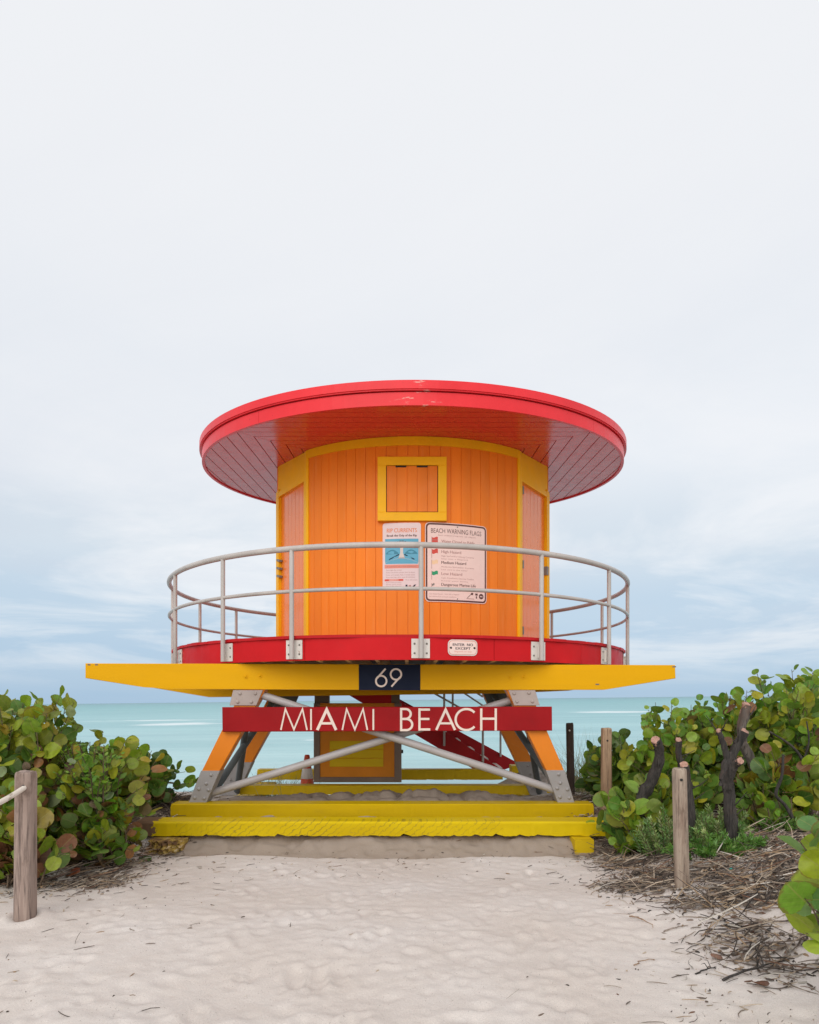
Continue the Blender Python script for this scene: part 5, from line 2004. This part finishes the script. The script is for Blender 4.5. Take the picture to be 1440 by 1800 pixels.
def build_litter():
    r = np.random.default_rng(77)
    cols = np.array([(.085, .065, .052), (.15, .11, .085), (.24, .185, .14), (.050, .040, .034), (.40, .32, .24), (.30, .20, .12), (.50, .45, .39), (.18, .095, .06)])
    pr = np.array([.16, .19, .19, .12, .14, .09, .07, .04])
    N = 120000
    x = r.uniform(-4.8, 5.8, N); y = r.uniform(2.9, 9.9, N)
    patch = clump(x, y)
    dens = organic(x, y) * np.clip(.72 + 1.6 * patch, .16, 1.3)
    sparse = .0014 + .012 * sst(-x, .9, 2.4) * (y > 3.2) + .07 * sst(x, 1.1, 2.0) * (vnoise(x * 3, y * 3, 43) > .05) + .06 * ((y < 4.3) & (x > 1.15)) * (vnoise(x * 5, y * 5, 44) > -.1)
    sparse = sparse + .02 * ((y > 6.2) & (y < 8.0) & (np.abs(x) < 3))
    keep = r.random(N) < np.maximum(dens, sparse)
    keep &= ~((np.abs(x + .5) < 2.6) & (y > 7.7) & (r.random(N) < .8))
    x, y = x[keep], y[keep]
    z = ground(x, y)
    n = len(x)
    org = organic(x, y)
    kind = r.random(n)
    L = np.where(kind < .34, r.uniform(.10, .42, n), np.where(kind < .60, r.uniform(.05, .13, n), r.uniform(.018, .05, n))) * (.30 + .80 * org)
    W = np.where(L > .06, r.uniform(.0022, .0060, n), r.uniform(.004, .0125, n)) * (.45 + .55 * org)
    ang = np.where(r.random(n) < .6, r.normal(.30, .45, n), r.uniform(0, math.pi, n))
    col = cols[r.choice(len(cols), n, p=pr)] * r.uniform(.7, 1.3, n)[:, None]
    ca, sa = np.cos(ang), np.sin(ang)
    bend = r.normal(0, .13, n) * L
    lift = np.where(r.random(n) < .22, r.uniform(.1, .5, n), .06)
    hgt = r.random(n) ** 2 * .045 * org
    V = np.zeros((n, 12, 3))
    for k in range(4):
        t = k / 3 - .5
        cx_ = x + ca * L * t - sa * bend * t * t * 4
        cy_ = y + sa * L * t + ca * bend * t * t * 4
        zz = z + .004 + hgt + lift * L * (t + .5)
        w_ = W * (1 if k in (1, 2) else .55)
        V[:, 3 * k] = np.stack([cx_ + sa * w_, cy_ - ca * w_, zz - .002], 1)
        V[:, 3 * k + 1] = np.stack([cx_, cy_, zz + w_ * 1.1], 1)
        V[:, 3 * k + 2] = np.stack([cx_ - sa * w_, cy_ + ca * w_, zz - .002], 1)
    F0 = []
    for k in range(3):
        a = 3 * k
        F0 += [(a, a + 1, a + 4, a + 3), (a + 1, a + 2, a + 5, a + 4)]
    Fq = (np.array(F0)[None] + (np.arange(n) * 12)[:, None, None]).reshape(-1, 4)
    me = bpy.data.meshes.new('litter')
    me.vertices.add(n * 12); me.vertices.foreach_set('co', V.ravel())
    me.loops.add(Fq.size); me.loops.foreach_set('vertex_index', Fq.ravel().astype(np.int32))
    me.polygons.add(len(Fq)); me.polygons.foreach_set('loop_start', np.arange(0, Fq.size, 4, dtype=np.int32))
    me.update(); me.validate()
    at = me.attributes.new('tint', 'FLOAT_COLOR', 'POINT')
    at.data.foreach_set('color', np.repeat(np.concatenate([col, np.ones((n, 1))], 1), 12, 0).astype(np.float32).ravel())
    me.materials.append(M['litter'])
    o = bpy.data.objects.new('litter', me)
    C.objects.link(o)
    tag(o, 'scattered dry twigs, seaweed bits and leaf scraps on the sand', 'litter', None, 'stuff')


build_litter()


def on_ground(px, py):
    """point of the sand seen at this place of the photo"""
    Y = 3.2
    while Y < 12:
        p = P(px, py, Y)
        if p.z <= gz(p.x, Y):
            return p.x, Y
        Y += .01
    return P(px, py, 6).x, 6


def reed(px0, py0, px1, py1, r, label, mat, cat='stick', grp='dry sticks lying on the litter', name='dry_stick', lift=.02, twigs=0):
    a, b = on_ground(px0, py0), on_ground(px1, py1)
    n = 8
    pts = []
    for i in range(n + 1):
        t = i / n
        x, y = a[0] + (b[0] - a[0]) * t, a[1] + (b[1] - a[1]) * t
        pts.append(Vector((x + rnd.gauss(0, .008), y, gz(x, y) + r * .9 + lift * math.sin(math.pi * t))))
    m = MB()
    m.tube(pts, [r * (1 - .5 * i / n) for i in range(n + 1)], 7)
    for k in range(twigs):
        i = rnd.randint(2, n - 1)
        e = pts[i] + Vector((rnd.gauss(0, .12), rnd.gauss(0, .08), rnd.uniform(.02, .08)))
        m.tube([pts[i], pts[i].lerp(e, .5) + Vector((0, 0, .02)), e], [r * .5, r * .4, r * .2], 5)
    o = m.build(name, mat)
    tag(o, label, cat, grp)


reed(1178, 1592, 1262, 1523, 0.0058, 'straight tan stick leaning by the foot of the pale rounded post', M['reed'], lift=.05)
reed(1235, 1596, 1330, 1607, 0.0072, 'forked tan reed lying flat below the pale post', M['reed'], twigs=3)
reed(1232, 1648, 1285, 1608, 0.0050, 'short bent reed in the middle of the litter', M['reed'], twigs=2)
reed(1345, 1602, 1430, 1575, 0.0072, 'long pale stick running under the corner sprig', M['reed'], lift=.03)
reed(1352, 1546, 1366, 1515, 0.0072, 'short tan stick standing up from the litter', M['reed'], lift=.06)
reed(1375, 1530, 1436, 1505, 0.0086, 'pale grey stick beside the right picture edge', M['driftwood'])
reed(1076, 1512, 1160, 1480, 0.0144, 'pale driftwood branch at the edge of the sand path', M['driftwood'], grp='driftwood branches')
reed(1120, 1503, 1176, 1478, 0.0115, 'grey driftwood branch left of the pale post', M['driftwood'], grp='driftwood branches')
reed(1296, 1478, 1432, 1490, 0.0158, 'weathered driftwood branch at the foot of the forked trunk', M['driftwood'], grp='driftwood branches', twigs=2)
reed(1300, 1425, 1400, 1412, 0.0130, 'grey driftwood branch behind the forked trunk', M['driftwood'], grp='driftwood branches')
_rs = random.Random(5)
_k = 0
for (qa, qb, lab) in ((1150, 1560, 'tan stem'), (1165, 1640, 'thin grey stem'), (1222, 1545, 'pale stem'), (1255, 1570, 'curved grey stem'), (1290, 1560, 'straight pale stem'), (1310, 1640, 'long tan stem'),
                      (1205, 1680, 'short tan stem'), (1330, 1585, 'bleached stem'), (1365, 1540, 'grey bent stem'), (1290, 1690, 'pale thin stem'), (1120, 1545, 'bleached twig'), (1240, 1625, 'brown stem')):
    L1 = _rs.uniform(45, 110)
    reed(qa, qb, qa + L1, qb - L1 * _rs.uniform(.05, .5), _rs.uniform(.003, .006), lab + ' lying in the twig litter below and right of the pale rounded post', _rs.choice([M['reed'], M['driftwood'], M['driftwood']]), 'stick', 'loose dry stems in the right litter', lift=_rs.uniform(.01, .05), twigs=_rs.choice([0, 0, 1]))
reed(1110, 1612, 1150, 1632, 0.0050, 'short reddish brown twig at the left edge of the litter', M['post_tan'], twigs=1)
reed(1270, 1726, 1385, 1690, 0.0086, 'dark twig lying beneath the corner sprig', M['bark'], twigs=4)
reed(1225, 1715, 1262, 1705, 0.0058, 'small dark twig at the bottom of the litter', M['bark'], twigs=2)
reed(6, 1535, 100, 1548, 0.0086, 'dark stick on the sand behind the grey roped post', M['bark'], twigs=2)
reed(1116, 1698, 1158, 1690, 0.0036, 'thin reddish twig alone on the open sand', M['post_tan'])


def dead_leaf(px, py, size, col, label, seed, tilt=.3):
    x, y = on_ground(px, py)
    r = random.Random(seed)
    lc = LeafCloud()
    a = r.uniform(0, 6.28)
    lc.add(LEAVES[seed % 6], Vector((x, y, gz(x, y) + .012)), Vector((math.cos(a), math.sin(a), .12)), Vector((r.gauss(0, tilt), -tilt, 1)), size, col)
    o = lc.build('fallen_leaf', M['leaf'], None)
    o.modifiers.new('thick', 'SOLIDIFY').thickness = .002
    tag(o, label, 'fallen leaf', 'fallen leaves on the ground')


dead_leaf(118, 1540, .075, (.38, .10, .05), 'bright rust-red fallen leaf on the sand right of the grey post', 2, .5)
dead_leaf(182, 1512, .05, (.24, .11, .06), 'brown fallen leaf under the low shrub left of the skid end', 3)
dead_leaf(222, 1510, .05, (.20, .10, .06), 'dull brown fallen leaf beside the broken skid end', 8)
dead_leaf(1348, 1440, .10, (.40, .20, .13), 'pale brown fallen leaf behind the forked trunk', 5, .5)
dead_leaf(1325, 1730, .05, (.20, .085, .05), 'dark brown fallen leaf near the corner sprig', 6)
dead_leaf(1270, 1692, .04, (.30, .15, .10), 'small tan fallen leaf in the lower litter', 7)
dead_leaf(270, 1512, .10, (.07, .19, .025), 'green leaf lying on the sand under the broken skid end', 10, .2)
dead_leaf(1386, 1462, .07, (.34, .19, .13), 'curled brown leaf by the low mat of small leaves', 11, .6)
x, y = on_ground(1285, 1534)
m = MB(); z = gz(x, y)
m.prism([(x - .018, y, z + .005), (x + .022, y - .008, z + .010), (x + .012, y + .010, z + .035), (x - .010, y + .008, z + .028)], (0, .004, 0))
tag(m.build('plastic_scrap', M['teal_scrap']), 'tiny teal plastic scrap in the litter right of the pale post', 'litter')
